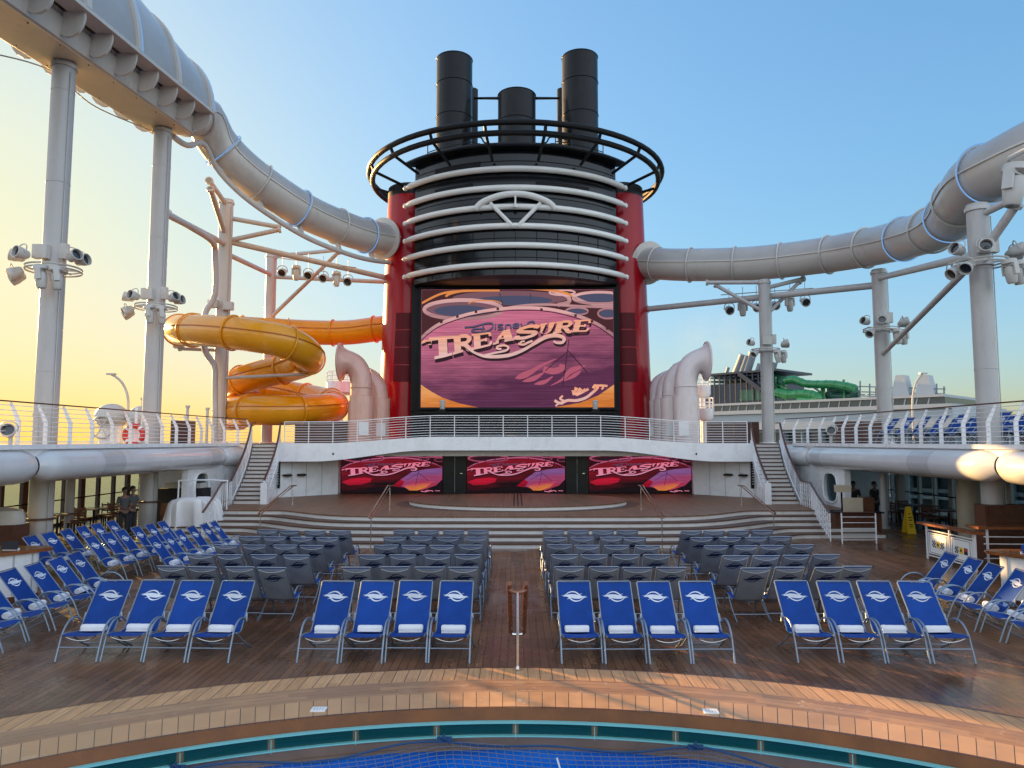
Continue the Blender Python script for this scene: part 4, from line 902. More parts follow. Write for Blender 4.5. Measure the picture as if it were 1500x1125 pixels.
def screen(root, x0, x1, z0, z1, Y, pal, full=True):
    """flat LED picture; artwork coordinates are those of the big screen, 0..1055 across and 0..643 down"""
    Wd, Hh = 1055.0, 643.0
    def P(a, b, k): return V((x0 + (x1 - x0) * (a - 210) / Wd, Y - .006 * k, z1 - (z1 - z0) * (b - 165) / Hh))
    def cl(a, b): return (min(1264, max(211, a)), min(807, max(166, b)))
    g = MB(); g.box(((x0 + x1) / 2, Y + .03, (z0 + z1) / 2), (x1 - x0, .06, z1 - z0)); g.build('display', pal['bg'], root, 0)
    def strip(name, strokes, mm, k, clip=True):
        g = MB()
        for pts, w in strokes:
            if isinstance(w, list): w = (w + [w[-1]] * len(pts))[:len(pts)]
            Lp, Rp = ribbon2(pts, w); c = cl if clip else (lambda a, b: (a, b)); rows = []
            for q in (Lp, Rp): rows.append([P(*c(a, b), k) for a, b in q])
            g.grid(rows)
        return g.build(name, mm, root, 0)
    def poly(name, polys, mm, k):
        g = MB()
        for q in polys: g.add([P(*cl(a, b), k) for a, b in q], [tuple(range(len(q)))])
        return g.build(name, mm, root, 0)
    el = lambda cx, cy, rx, ry, n=40, a0=0, a1=2 * PI: [(cx + rx * math.cos(a0 + (a1 - a0) * i / n), cy + ry * math.sin(a0 + (a1 - a0) * i / n)) for i in range(n + 1)]
    arc = sp2([(205, 438), (250, 395), (320, 350), (450, 305), (600, 277), (740, 266), (900, 272), (1050, 305), (1170, 352), (1270, 420)], 6)
    poly('dark_band', [[(211, 166), (1264, 166)] + [(a, b) for a, b in arc[::-1]]], pal['dark'], 1)
    poly('oval', [el(440, 275, 205, 46)[:-1], el(700, 212, 320, 40)[:-1]], pal['oval'], 2)
    poly('oval_inlay', [el(430, 282, 150, 30)[:-1], el(720, 225, 210, 26)[:-1], el(1190, 212, 130, 24)[:-1], el(1065, 285, 50, 15)[:-1], el(1235, 298, 44, 20)[:-1]], pal['ovalin'], 3)
    strip('ring_art', [(el(440, 275, 215, 52), 20), (el(1190, 212, 145, 32), 15), (el(1065, 285, 60, 20), 10), (el(1235, 298, 54, 27), 11), (el(985, 182, 70, 14), 10),
                       (sp2([(640, 275), (760, 255), (900, 248), (1080, 258), (1264, 262)], 6), 14), (sp2([(930, 170), (1010, 200), (1020, 235), (960, 250)], 6), 22), (sp2([(1030, 190), (1090, 225), (1170, 250), (1264, 250)], 6), 12)], pal['ring'], 4)
    strip('orange_rim', [(el(690, 205, 345, 48, 40, PI, 2 * PI), 13), (sp2([(211, 240), (330, 185), (480, 172), (640, 170)], 6), 12), (el(560, 245, 90, 20, 20, PI, 2 * PI), 6)], pal['orange'], 4.5)
    strip('ring_band', [(arc, 17)], pal['ring'], 5)
    strip('ring_edge', [([(a, b + 14) for a, b in arc], 5)], pal['shade'], 5)
    strip('ring_stud', [([(a - 7, b - 4), (a + 7, b - 4)], 14) for a, b in ((237, 388), (320, 348), (408, 318), (1057, 313), (1147, 345), (1230, 384), (510, 292), (630, 276), (870, 280))], pal['dark'], 6)
    if full:
        poly('orange_corner', [[(211, 684), (240, 704), (275, 726), (330, 755), (420, 785), (524, 807), (211, 807)]], pal['orangebg'], 1.2); poly('orange_corner', [[(1264, 684), (1180, 742), (1080, 782), (940, 807), (1264, 807)]], pal['orangebg'], 1.2)
        strip('ornament', [(sp2([(940, 770), (970, 785), (1010, 770), (1060, 770), (1110, 755), (1150, 725), (1175, 700), (1160, 690), (1150, 705)], 6), 15), (sp2([(985, 745), (970, 760), (990, 772)], 6), 11), (sp2([(945, 800), (970, 782), (985, 790)], 6), 10), (sp2([(1165, 690), (1200, 690), (1228, 692)], 5), 12), (sp2([(1190, 685), (1205, 700), (1195, 710)], 5), 10),
                            ([(1045, 740), (1060, 700)], [6, 22]), ([(1050, 742), (1085, 706)], [6, 22]), ([(1056, 743), (1110, 712)], [6, 20]), ([(1060, 745), (1125, 708)], [6, 14]), ([(1042, 742), (1040, 715)], [6, 16])], pal['letter'], 4)
        strip('wave_mark', [(sp2([(725, 652), (800, 622), (870, 580), (950, 545)], 6), [3, 10, 24, 30, 36, 34, 30, 26, 24, 22, 20, 18, 16, 14, 12, 10, 8, 6, 4]), (sp2([(765, 668), (830, 650), (880, 620)], 6), [3, 8, 14, 20, 24, 26, 26, 24, 20, 18, 14, 10, 6]), (sp2([(830, 682), (890, 668), (930, 640)], 6), [3, 8, 14, 20, 22, 22, 20, 18, 14, 12, 10, 8, 6]),
                            (sp2([(1110, 582), (1030, 610), (985, 655), (920, 690)], 6), [3, 8, 16, 22, 28, 30, 30, 28, 26, 24, 20, 18, 14, 12, 10, 8, 6, 4, 3]), (sp2([(1085, 610), (1040, 640), (990, 665)], 6), [3, 8, 14, 18, 20, 22, 20, 18, 14, 10, 8, 6, 4]), (sp2([(880, 600), (930, 612), (975, 600), (985, 575)], 6), 34)], pal['wave'], 2)
    else:
        poly('light_pool', [[(760, 690), (830, 600), (950, 480), (1100, 440), (1262, 420), (1262, 600), (1200, 690), (1060, 760), (950, 770), (860, 720)]], pal['pool'], 1.2)
        poly('red_glow', [[(215, 640), (300, 590), (450, 570), (530, 585), (510, 640), (420, 680), (280, 690)], [(740, 700), (830, 600), (870, 640), (830, 720)]], pal['wave'], 1.4)
        poly('orange_glow', [[(860, 700), (940, 660), (1080, 650), (1180, 620), (1100, 720), (1000, 770), (920, 768)]], pal['orange2'], 1.6)
        strip('ornament', [(sp2([(1040, 778), (1090, 788), (1140, 770), (1170, 782)], 6), 10), ([(1190, 772), (1240, 775)], 9), ([(1085, 775), (1120, 762)], 9)], pal['letter'], 4)
    strip('tripod_lines', [([(1020, 440), (1012, 500), (985, 690)], 4), ([(1014, 500), (1120, 620)], 5), ([(1012, 505), (890, 610)], 4), ([(640, 185), (662, 270)], 4), ([(812, 190), (805, 250)], 4)], pal['shade'], 3)
    # lettering
    top = [(210, 436), (330, 424), (430, 418), (530, 408), (650, 392), (790, 366), (895, 350), (985, 340), (1090, 333), (1140, 331)]
    bot = [(210, 560), (330, 536), (430, 508), (530, 487), (650, 455), (790, 434), (895, 412), (985, 402), (1085, 398), (1140, 396)]
    cells = [('T', 255, 405), ('R', 378, 492), ('E', 485, 600), ('A', 600, 728), ('S', 722, 858), ('U', 852, 940), ('R', 936, 1040), ('E', 1036, 1138)]
    def LM(ch, xa, xb, u, v):
        x = xa + (xb - xa) * u; yt, yb = lookup(top, x), lookup(bot, x); return (x + (v - .5) * (18 if x > 640 else -6), yb + (yt - yb) * v)
    fl_ = [(sp2([(440, 470), (500, 510), (575, 533), (680, 528), (760, 502), (830, 462), (890, 428), (950, 418), (992, 432), (985, 455), (955, 458), (935, 450)], 6), [4, 6, 8, 9, 10, 11, 12, 13, 14, 15, 16, 17, 17, 18, 18, 19, 19, 19, 19, 19, 18, 18, 18, 17, 17, 17, 16, 16, 16, 17, 18, 19, 20, 21, 21, 22, 22, 22, 22, 22, 22, 22, 22, 21, 21, 20, 20, 19, 18, 18, 18, 17, 17, 16, 16, 16, 16, 15, 15, 14, 14, 13, 13, 12, 12, 12, 11]),
           (sp2([(560, 525), (620, 512), (675, 500), (688, 482), (665, 472), (630, 478), (628, 490), (650, 492)], 6), 11), (sp2([(742, 462), (770, 468), (800, 455), (820, 448)], 6), 12), (sp2([(748, 470), (760, 452), (778, 450)], 6), 9), (sp2([(212, 462), (232, 448), (262, 445)], 6), [4, 6, 9, 12, 14, 16, 14, 12, 10, 10, 10, 10])]
    for nm, mm, k, dx, dy in (('letter_shadow', pal['shade'], 7, 4, 20), ('letter_shadow', pal['shade'], 7.4, 2, 10), ('letter_face', pal['letter'], 9, 0, 0)):
        g = MB(); kk = 0
        for ch, xa, xb in cells:
            for pts, w in LET[ch]:
                ppu = (xb - xa); w = [q * 1.22 for q in w] if isinstance(w, list) else w * 1.22; lp = pts if len(pts) > 2 else [(pts[0][0] + (pts[1][0] - pts[0][0]) * i / 4, pts[0][1] + (pts[1][1] - pts[0][1]) * i / 4) for i in range(5)]
                asp = 1.0; wl = w if isinstance(w, list) else w
                Lp, Rp = ribbon2(lp, wl if not isinstance(wl, list) else (wl + [wl[-1]] * 60)[:len(lp)])
                sc_y = .62 if ch else 1
                rows = []
                for q in (Lp, Rp): rows.append([P(*cl(LM(ch, xa, xb, a, b)[0] + dx, LM(ch, xa, xb, a, b)[1] + dy), k + .06 * kk) for a, b in q])
                g.grid(rows); kk += 1
        for pts, w in fl_:
            ww = w if isinstance(w, (int, float)) else (w + [w[-1]] * 80)[:len(pts)]
            Lp, Rp = ribbon2(pts, ww); g.grid([[P(*cl(a + dx, b + dy * .7), k + .06 * kk) for a, b in q] for q in (Lp, Rp)]); kk += 1
        g.build(nm, mm, root, 0)
    # small word above it, in joined script strokes
    sc1 = [sp2([(448, 372), (500, 368), (560, 352), (600, 352), (598, 378), (560, 396), (510, 398), (488, 392), (500, 382), (560, 380)], 5), sp2([(552, 358), (545, 392)], 3),      # D
           sp2([(618, 362), (616, 384)], 3), sp2([(617, 352), (618, 354)], 2),                                             # i
           sp2([(660, 358), (636, 358), (634, 368), (656, 374), (654, 382), (630, 384)], 4),                                # s
           sp2([(672, 382), (674, 362), (676, 360), (698, 360), (704, 378)], 4),                                            # n
           sp2([(716, 366), (744, 362), (742, 354), (722, 354), (714, 366), (722, 376), (746, 372)], 4),                    # e
           sp2([(756, 352), (768, 368), (790, 360)], 4), sp2([(798, 344), (788, 366), (770, 386), (752, 386)], 4), sp2([(796, 346), (820, 340), (832, 346), (822, 354)], 4)]  # y
    for nm, mm, k, dy in (('small_word_shadow', pal['shade'], 7, 5), ('small_word', pal['word'], 9, 0)):
        strip(nm, [([(a, b + dy) for a, b in q], 8 if i != 3 else 9) for i, q in enumerate(sc1)], mm, k)
def em_(n, h): return emit(n, lincol(h))
bigpal = dict(bg=scr_mat('big_screen_picture', lincol('c8708c'), lincol('5e3350')), dark=em_('big_dark', '4a2c30'), oval=em_('big_oval', '7a5660'), ovalin=em_('big_ovalin', '4d5068'), ring=scr_mat('big_ring', lincol('dcaaa8'), lincol('a87880')), orange=em_('big_orange', 'dd8a4c'), orangebg=scr_mat('big_corner', lincol('e8a060'), lincol('d07838')),
              shade=em_('big_shade', '33222a'), letter=scr_mat('big_letter', lincol('f0a482'), lincol('e2b8b4'), .06), wave=em_('big_wave', 'b05a70'), word=em_('big_word', '5c5470'))
smallpal = dict(bg=scr_mat('low_screen_picture', lincol('7c1826'), lincol('1c1519')), dark=em_('low_dark', '2c1216'), oval=em_('low_oval', '4a1a24'), ovalin=em_('low_ovalin', '2a1a24'), ring=scr_mat('low_ring', lincol('b85c7c'), lincol('8a3a54')), orange=em_('low_orange', 'a83840'),
                shade=em_('low_shade', '1c0c12'), letter=scr_mat('low_letter', lincol('e8748e'), lincol('d88ca8'), .06), wave=scr_mat('low_wave', lincol('b41c34'), lincol('8a1428'), .05), word=em_('low_word', '6a4460'), pool=scr_mat('low_pool', lincol('7c5288'), lincol('a03450'), .05), orange2=scr_mat('low_orange_glow', lincol('b0405c'), lincol('d07838'), .05))
a, b = W(616, 597, YS), W(898, 424, YS)
bs = thing('big_screen', 'big purple LED screen on the funnel with large lettering', 'screen', (0, YS, 5.3))
screen(bs, a.x, b.x, a.z, b.z, YS, bigpal)
g = MB()
for x0, x1, z0, z1 in ((a.x - .12, a.x, a.z - .12, b.z + .12), (b.x, b.x + .12, a.z - .12, b.z + .12), (a.x, b.x, a.z - .12, a.z), (a.x, b.x, b.z, b.z + .12)): g.box(((x0 + x1) / 2, YS - .02, (z0 + z1) / 2), (x1 - x0, .18, z1 - z0))
g.build('bezel', 'matblack', bs, 0)
for px, w in ((648, 'left'), (872, 'right')):
    q = W(px, 592, YS - .6); t = thing('screen_projector', f'small dark projector on the ledge at the {w} foot of the big screen', 'projector', (q.x, q.y, 5.2))
    g = MB(); g.lathe([(.12, 0), (.15, .05), (.15, .4), (.17, .42), (.17, .5), (.12, .5), (.11, .44), (0, .43)], (q.x, q.y, 5.25), 16); g.build('body', 'lampgrey', t)
    g = MB(); g.box((q.x, q.y, 5.18), (.4, .5, .14)); g.build('foot', 'matblack', t)
g = MB(); g.box((0, YS - .5, 5.06), (11.0, 1.0, .10)); g.build('ledge', 'matblack', fn, 0)
for px0, px1, w in ((500, 648, 'left'), (684, 828, 'middle'), (863, 1013, 'right')):
    a, b = W(px0, 722, YW), W(px1, 722, YW)
    t = thing('low_screen', f'{w} of the three low red screens behind the stage', 'screen', ((a.x + b.x) / 2, YW, ZS), 'low screens behind the stage')
    screen(t, a.x, b.x, ZS + .03, 2.98, YW - .02, smallpal, full=False)
# ================================================================== VENT COWLS
def cowl(label, x, y, r, h, sx, mm='cowl'):
    t = thing('vent_cowl', label, 'vent cowl', (x, y, ZU), 'horn shaped vent cowls beside the funnel')
    zt = ZU + h; path = [V((x, y, ZU)), V((x, y, ZU + h * .4)), V((x, y, zt - 2.3)), V((x + sx * .02, y, zt - 1.95)), V((x + sx * .10, y, zt - 1.55)), V((x + sx * .30, y, zt - 1.20)), V((x + sx * .58, y, zt - 1.02)), V((x + sx * .82, y, zt - .97)), V((x + sx * .99, y, zt - .96)), V((x + sx * 1.10, y, zt - .96))]
    rr = [r, r, r, r, r * 1.01, r * 1.03, r * 1.07, r * 1.2, r * 1.45, r * 1.72]
    P = spline(path, 4); rs = []
    for i in range(len(rr) - 1):
        for j in range(4): rs.append(rr[i] + (rr[i + 1] - rr[i]) * j / 4)
    rs.append(rr[-1])
    g = MB(); g.tube(P, rs, 28, caps=False, up=(0, 1, 0)); lastring = g.v[-28:]; g.build('horn', mm, t, 60)
    g = MB(); e = P[-1]; k = len(P); g.tube(P[-18:][::-1], [q * .96 for q in rs[-18:]][::-1], 28, caps=True, up=(0, 1, 0)); g.build('inner_throat', mm, t, 60)
    g = MB(); g.tube(lastring, .06, 8, closed=True); g.build('rim', mm, t)
    for z_ in (zt - 2.32, zt - 3.3):
        if z_ < ZU + 2.5: continue
        g = MB(); g.tube([(x + (r + .005) * math.cos(2 * PI * i / 32), y + (r + .005) * math.sin(2 * PI * i / 32), z_) for i in range(32)], .035, 6, closed=True); g.build('joint_ring', mm, t)
    g = MB(); g.tube([V((x, y - r * 1.0, ZU + 2.5)), V((x, y - r * 1.005, zt - 2.3))], .014, 5); g.build('weld_seam', mm, t)
    g = MB(); g.cyl((x, y), r + .10, ZU, ZU + 2.45, 28); g.build('plinth', mm, t)
    for i in range(24):
        g2 = MB() if i == 0 else g2; g2.sphere((x + (r + .07) * math.cos(2 * PI * i / 24), y + (r + .07) * math.sin(2 * PI * i / 24), ZU + 2.48), .03, 5)
    g2.build('bolt_ring', mm, t)
    g = MB(); g.box((x - sx * .3, y - r - .09, ZU + .75), (.5, .05, .7)); g.build('hatch', 'sign', t)
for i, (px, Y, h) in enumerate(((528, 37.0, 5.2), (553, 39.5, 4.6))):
    q = W(px, 640, Y); cowl(('front pinkish vent cowl with its mouth facing left, beside the funnel', 'rear vent cowl tucked against the left side of the funnel')[i], q.x, Y, .56, h, -1, 'cowlbounce')
for i, (px, Y, h) in enumerate(((1006, 37.0, 5.25), (987, 38.6, 4.9), (976, 40.2, 4.7), (962, 41.8, 4.6))):
    q = W(px, 640, Y); cowl(('front white vent cowl with its mouth facing right, beside the funnel', 'second white vent cowl in the row right of the funnel', 'third white vent cowl in the row right of the funnel', 'rearmost white vent cowl against the right side of the funnel')[i], q.x, Y, .58, h, 1)
# ================================================================== LOUNGERS
def fabric(name, c, weave=.5, rough=.75):
    m, nt, p = base(name); co = nn(nt, 'ShaderNodeTexCoord').outputs['Object']
    oi = nn(nt, 'ShaderNodeObjectInfo'); f = noise(nt, co, 4, 4, .6)
    k = mathn(nt, 'ADD', ramp(nt, f, .3, .7, .86, 1.12), mathn(nt, 'MULTIPLY', mathn(nt, 'SUBTRACT', oi.outputs['Random'], .5), .28))
    g = nn(nt, 'ShaderNodeCombineColor'); [nt.links.new(k, g.inputs[i]) for i in range(3)]
    nt.links.new(mixc(nt, 1.0, c, g.outputs[0], 'MULTIPLY'), p.inputs['Base Color']); p.inputs['Roughness'].default_value = rough
    p.inputs['Specular IOR Level'].default_value = .15
    b = nn(nt, 'ShaderNodeBump'); b.inputs['Strength'].default_value = weave; b.inputs['Distance'].default_value = .03
    sv = nn(nt, 'ShaderNodeVectorMath', operation='ADD'); nt.links.new(co, sv.inputs[0]); cb = nn(nt, 'ShaderNodeCombineXYZ'); nt.links.new(mathn(nt, 'MULTIPLY', oi.outputs['Random'], 37), cb.inputs[0]); nt.links.new(cb.outputs[0], sv.inputs[1])
    nt.links.new(mathn(nt, 'ADD', noise(nt, sv.outputs[0], 6, 2, .45, (1, .45, .45)), mathn(nt, 'MULTIPLY', noise(nt, co, 180, 2), .06)), b.inputs['Height']); nt.links.new(b.outputs[0], p.inputs['Normal']); return m
M['blue'] = fabric('blue_sling', (.009, .052, .26), rough=.65)
M['grey'] = fabric('grey_mesh_back', (.215, .24, .295))
M['emb'] = fabric('emblem_white', (.62, .66, .74)); M['embd'] = fabric('emblem_navy', (.012, .022, .075))
M['hem'] = fabric('hem_grey', (.40, .43, .50))
PROF = [(.00, .395), (.10, .40), (.22, .385), (.34, .36), (.43, .345), (.50, .36), (.56, .43), (.72, .64), (.88, .85), (1.03, 1.05)]
def prof(t):
    s = spline([V((0, y, z)) for y, z in PROF], 6); i = t * (len(s) - 1); j = min(int(i), len(s) - 2); return s[j].lerp(s[j + 1], i - j)
def sling_rows(t0, t1, n, hw, off, sag):
    rows = []
    for i in range(n + 1):
        t = t0 + (t1 - t0) * i / n; p = prof(t); q = (prof(min(1, t + .02)) - prof(max(0, t - .02))).normalized(); nrm = V((0, -q.z, q.y))
        rows.append([V((hw * (2 * j / 8 - 1), 0, 0)) + p + nrm * (off - sag * (1 - (2 * j / 8 - 1) ** 2)) for j in range(9)])
    return rows
def emblem(hw, side):
    """wave emblem: long curling strokes round a plain disc, on the back sling"""
    strokes = []
    W_ = lambda pts, ws: strokes.append((sp2(pts, 6), ws))
    def taper_(n, w0, w1, w2): return [w0 + (w1 - w0) * min(1, 2 * i / n) if i < n / 2 else w1 + (w2 - w1) * (2 * i / n - 1) for i in range(n + 1)]
    A = [(-1, .12), (-.72, .22), (-.45, .52), (-.12, .66), (.18, .52), (.45, .12), (.72, -.12), (1, -.16)]
    B = [(-.86, -.12), (-.6, -.06), (-.4, .14), (-.16, .2)]
    Cc = [(-.62, -.40), (-.44, -.28), (-.28, -.12), (-.12, -.08)]
    for pts in (A, Cc):
        for s in (1, -1):
            q = [(x * s, y * s) for x, y in pts]; n = (len(q) - 1) * 6
            W_(q, taper_(n, .01, .17 if pts is A else .12, .01))
    W_([(-.92, .0), (-.6, .10), (-.3, .09), (0, 0), (.3, -.09), (.6, -.10), (.92, .0)], [.02 + .58 * math.sin(PI * i / 36) ** 1.3 for i in range(37)])
    g = MB(); tc, hu, hv = .885, .222, .060
    for i, (pts, ws) in enumerate(strokes):
        Lp, Rp = ribbon2(pts, ws); rows = []
        for q in (Lp, Rp):
            row = []
            for x, y in q:
                t = tc + y * hv * .9 if True else 0; p = prof(t); d = (prof(t + .02) - prof(t - .02)).normalized(); nrm = V((0, -d.z, d.y))
                sag = .014 * (1 - (x * hu / hw) ** 2); row.append(V((x * hu, 0, 0)) + p + nrm * ((.0035 + .0003 * i if side > 0 else -.0125 - .0003 * i) - sag))
            rows.append(row)
        g.grid(rows)
    return g
def make_lounger():
    root = thing('deck_lounger', 'proto', 'lounger'); hw = .272
    g = MB(); g.slab(sling_rows(0, .50, 12, hw, 0, .012), (0, 0, -.004)); g.build('seat', 'blue', root, 60)
    bk = MB().slab(sling_rows(.50, 1, 12, hw, 0, .014), (0, -.0, -.003)).build('backrest', 'blue', root, 60)
    o = emblem(hw, 1).build('emblem', 'emb', bk, 60)
    bb = MB().slab(sling_rows(.46, .995, 12, hw, -.009, .014), (0, .0, -.002)).build('backing', 'grey', root, 60)
    emblem(hw, -1).build('emblem', 'embd', bb, 60)
    g = MB(); rr = sling_rows(.972, .99, 1, hw * .96, -.0135, .036); mid = [a.lerp(b, .5) - V((0, 0, .030 * (1 - (2 * j / 8 - 1) ** 2))) for j, (a, b) in enumerate(zip(*rr))]
    g.tube(mid, .006, 5); g.build('hem', 'hem', bb)
    for s in (-1, 1): g = MB(); g.tube([prof(i / 24) + V((s * .287, 0, 0)) for i in range(25)], .010, 7); g.build('side_rail', 'metal', root)
    g = MB(); a = prof(1); g.tube([a + V((-.287, 0, 0)), a + V((-.27, .015, .012)), a + V((.27, .015, .012)), a + V((.287, 0, 0))], .013, 6); g.build('top_bar', 'metal', root)
    for s in (-1, 1):
        g = MB(); P = spline([V((s * .325, -.06, 0)), V((s * .325, .02, .22)), V((s * .325, .11, .42)), V((s * .325, .24, .545)), V((s * .325, .40, .58)), V((s * .325, .53, .545)), V((s * .318, .63, .47)), V((s * .30, .69, .60 - .0))], 5)
        g.tube(P, .0165, 8); g.build('arm_leg', 'metal', root)
        g = MB(); g.tube(spline([V((s * .305, .28, .375)), V((s * .315, .42, .26)), V((s * .325, .62, .12)), V((s * .33, .86, .0))], 4), .014, 7); g.build('rear_leg', 'metal', root)
    g = MB(); g.tube([(-.325, .015, .205), (.325, .015, .205)], .011, 6); g.build('front_bar', 'metal', root)
    g = MB(); g.tube([(-.325, .66, .10), (.325, .66, .10)], .011, 6); g.build('rear_bar', 'metal', root)
    g = MB(); g.tube([V((.27 * x, .03 + .02 * (1 - x * x), .385 - .085 * (1 - x * x))) for x in [-1 + i / 6 for i in range(13)]], .009, 6); g.build('sag_bar', 'steel', root)
    return root
LG = make_lounger(); nlg = [0]
def lounger(x, y, rz, label, group, z=0):
    o = LG if nlg[0] == 0 else copy_tree(LG); nlg[0] += 1
    o.location = (x, y, z); o.rotation_euler = (0, 0, rz); o['label'] = label; o['group'] = group; return o
def make_towel():
    g = MB(); P = [(-.195 + .39 * i / 12, 0, 0) for i in range(13)]; prof_ = []
    for k in range(20): a = 2 * PI * k / 20; prof_.append((.059 * math.cos(a) * 1.12, .057 * math.sin(a)))
    g.sweep(P, prof_, up=(0, 0, 1), scale=[.9, 1, 1.01, .99, 1, 1.02, 1, .98, 1.0, 1.01, 1, 1.01, .9])
    for s in (-1, 1):
        g.tube([V((s * .198, .04 * (1 - k / 30) * math.cos(k * .55), .04 * (1 - k / 30) * math.sin(k * .55))) for k in range(26)], .004, 4)
    g.box((0, -.058, -.040), (.385, .05, .012))
    return g.build('rolled_towel', 'towel', smooth=50)
TW = make_towel(); tag(TW, 'proto', 'towel', 'rolled white towels on the blue loungers'); ntw = [0]
def towel(x, y, rz, label, z=0):
    o = TW if ntw[0] == 0 else TW.copy()
    if ntw[0]: COL.objects.link(o)
    ntw[0] += 1; k = V((rnd.uniform(-.02, .02), .435, .41)); k.rotate(Euler((0, 0, rz)))
    o.location = (x + k.x, y + k.y, z + k.z); o.rotation_euler = (rnd.uniform(-.3, .3), 0, rz + rnd.uniform(-.04, .04)); o['label'] = label; return o
j = lambda a: rnd.uniform(-a, a)
# blocks facing the stage: four columns by five rows each
rowsY = [14.05, 15.52, 16.95, 18.33, 19.68]
blocks = [('outer left', [-6.72, -6.04, -5.36, -4.68]), ('inner left', [-3.07, -2.39, -1.71, -1.03]), ('inner right', [1.03, 1.71, 2.39, 3.07]), ('outer right', [4.62, 5.30, 5.98, 6.66])]
CNT = ['first', 'second', 'third', 'fourth']
for bn, xs_ in blocks:
    sgn = -1 if 'left' in bn else 1
    for ri, yy in enumerate(rowsY):
        sk = .0
        for ci, xx_ in enumerate(xs_):
            a = PI + (.0 if 'inner' in bn else sgn * .05) + j(.04)
            yb = yy + 1.0 + (0 if 'inner' in bn else (-.1 + .06 * (ci if sgn > 0 else 3 - ci))) + j(.05)
            rown = ['row nearest the camera', 'second row from camera', 'middle row', 'second row from stage', 'row nearest the stage'][ri]
            lounger(xx_ + j(.02) + (0 if 'inner' in bn else sgn * .05 * ri * .4), yb + .0, a, f'grey-backed lounger {CNT[ci]} from left, {rown} of the {bn} block', 'grey-backed loungers facing the stage')
# front row facing the pool
for bn, xs_ in blocks:
    sgn = -1 if 'left' in bn else 1
    for ci, xx_ in enumerate(xs_):
        fx = xx_ * (1.04 if 'outer' in bn else 1.02); y = 11.58 + (.04 if 'outer' in bn else 0) + j(.025); a = (-.045 if sgn < 0 else .045) * (1 if 'inner' in bn else .6) * sgn * sgn + j(.012)
        a = sgn * (.03 if 'inner' in bn else .0) + j(.03); y += j(.04)
        lounger(fx, y, a, f'blue lounger {CNT[ci]} from left in the {bn} group of the front row', 'blue front row loungers facing the pool')
        towel(fx, y, a, f'rolled white towel on the {CNT[ci]} blue lounger of the {bn} front group')
# side ranks turned towards the middle
for i, y in enumerate((12.35, 13.06, 13.75, 14.45, 15.13, 15.82)):
    lounger(-8.62 + j(.05), y, PI / 2 + .12 + j(.02), f'blue lounger beside the left bar, {NUM[i]} of its row from the camera', 'blue loungers along the left side')
    towel(-8.62, y, PI / 2 + .12, f'white towel on the {NUM[i]} blue lounger by the left bar')
ranks = [(-8.33, 'nearest the grey chairs', 18.5), (-9.87, 'between the two others', 18.45), (-11.5, 'nearest the left columns', 18.55)]
for x, d_, y0 in ranks:
    for i in range(6):
        y = y0 + .69 * i; xx_ = x + .03 * i + j(.03); a = PI / 2 + .1 + j(.03)
        lounger(xx_, y, a, f'far left blue lounger, {NUM[i]} from the camera in the rank {d_}', 'blue loungers in the far left group')
        towel(xx_, y, a, f'towel on the {NUM[i]} far left blue lounger of the rank {d_}')
for i, y in enumerate((12.35, 13.05, 13.75, 14.45, 15.15, 15.85)):
    lounger(8.5 + j(.05), y, -PI / 2 - .12 + j(.02), f'blue lounger beside the right bar, {NUM[i]} of its row from the camera', 'blue loungers along the right side')
    towel(8.5, y, -PI / 2 - .12, f'white towel on the {NUM[i]} blue lounger by the right bar')
for r_, x in enumerate((15.0, 16.9)):
    for i in range(10):
        y = 19.9 + 1.12 * i
        lounger(x, y, -PI / 2 + j(.04), f"right upper deck lounger, {NUM[i]} from the camera in the row {'by the railing' if r_ == 0 else 'behind the first row'}", 'blue loungers on the right upper deck', ZU + .0)
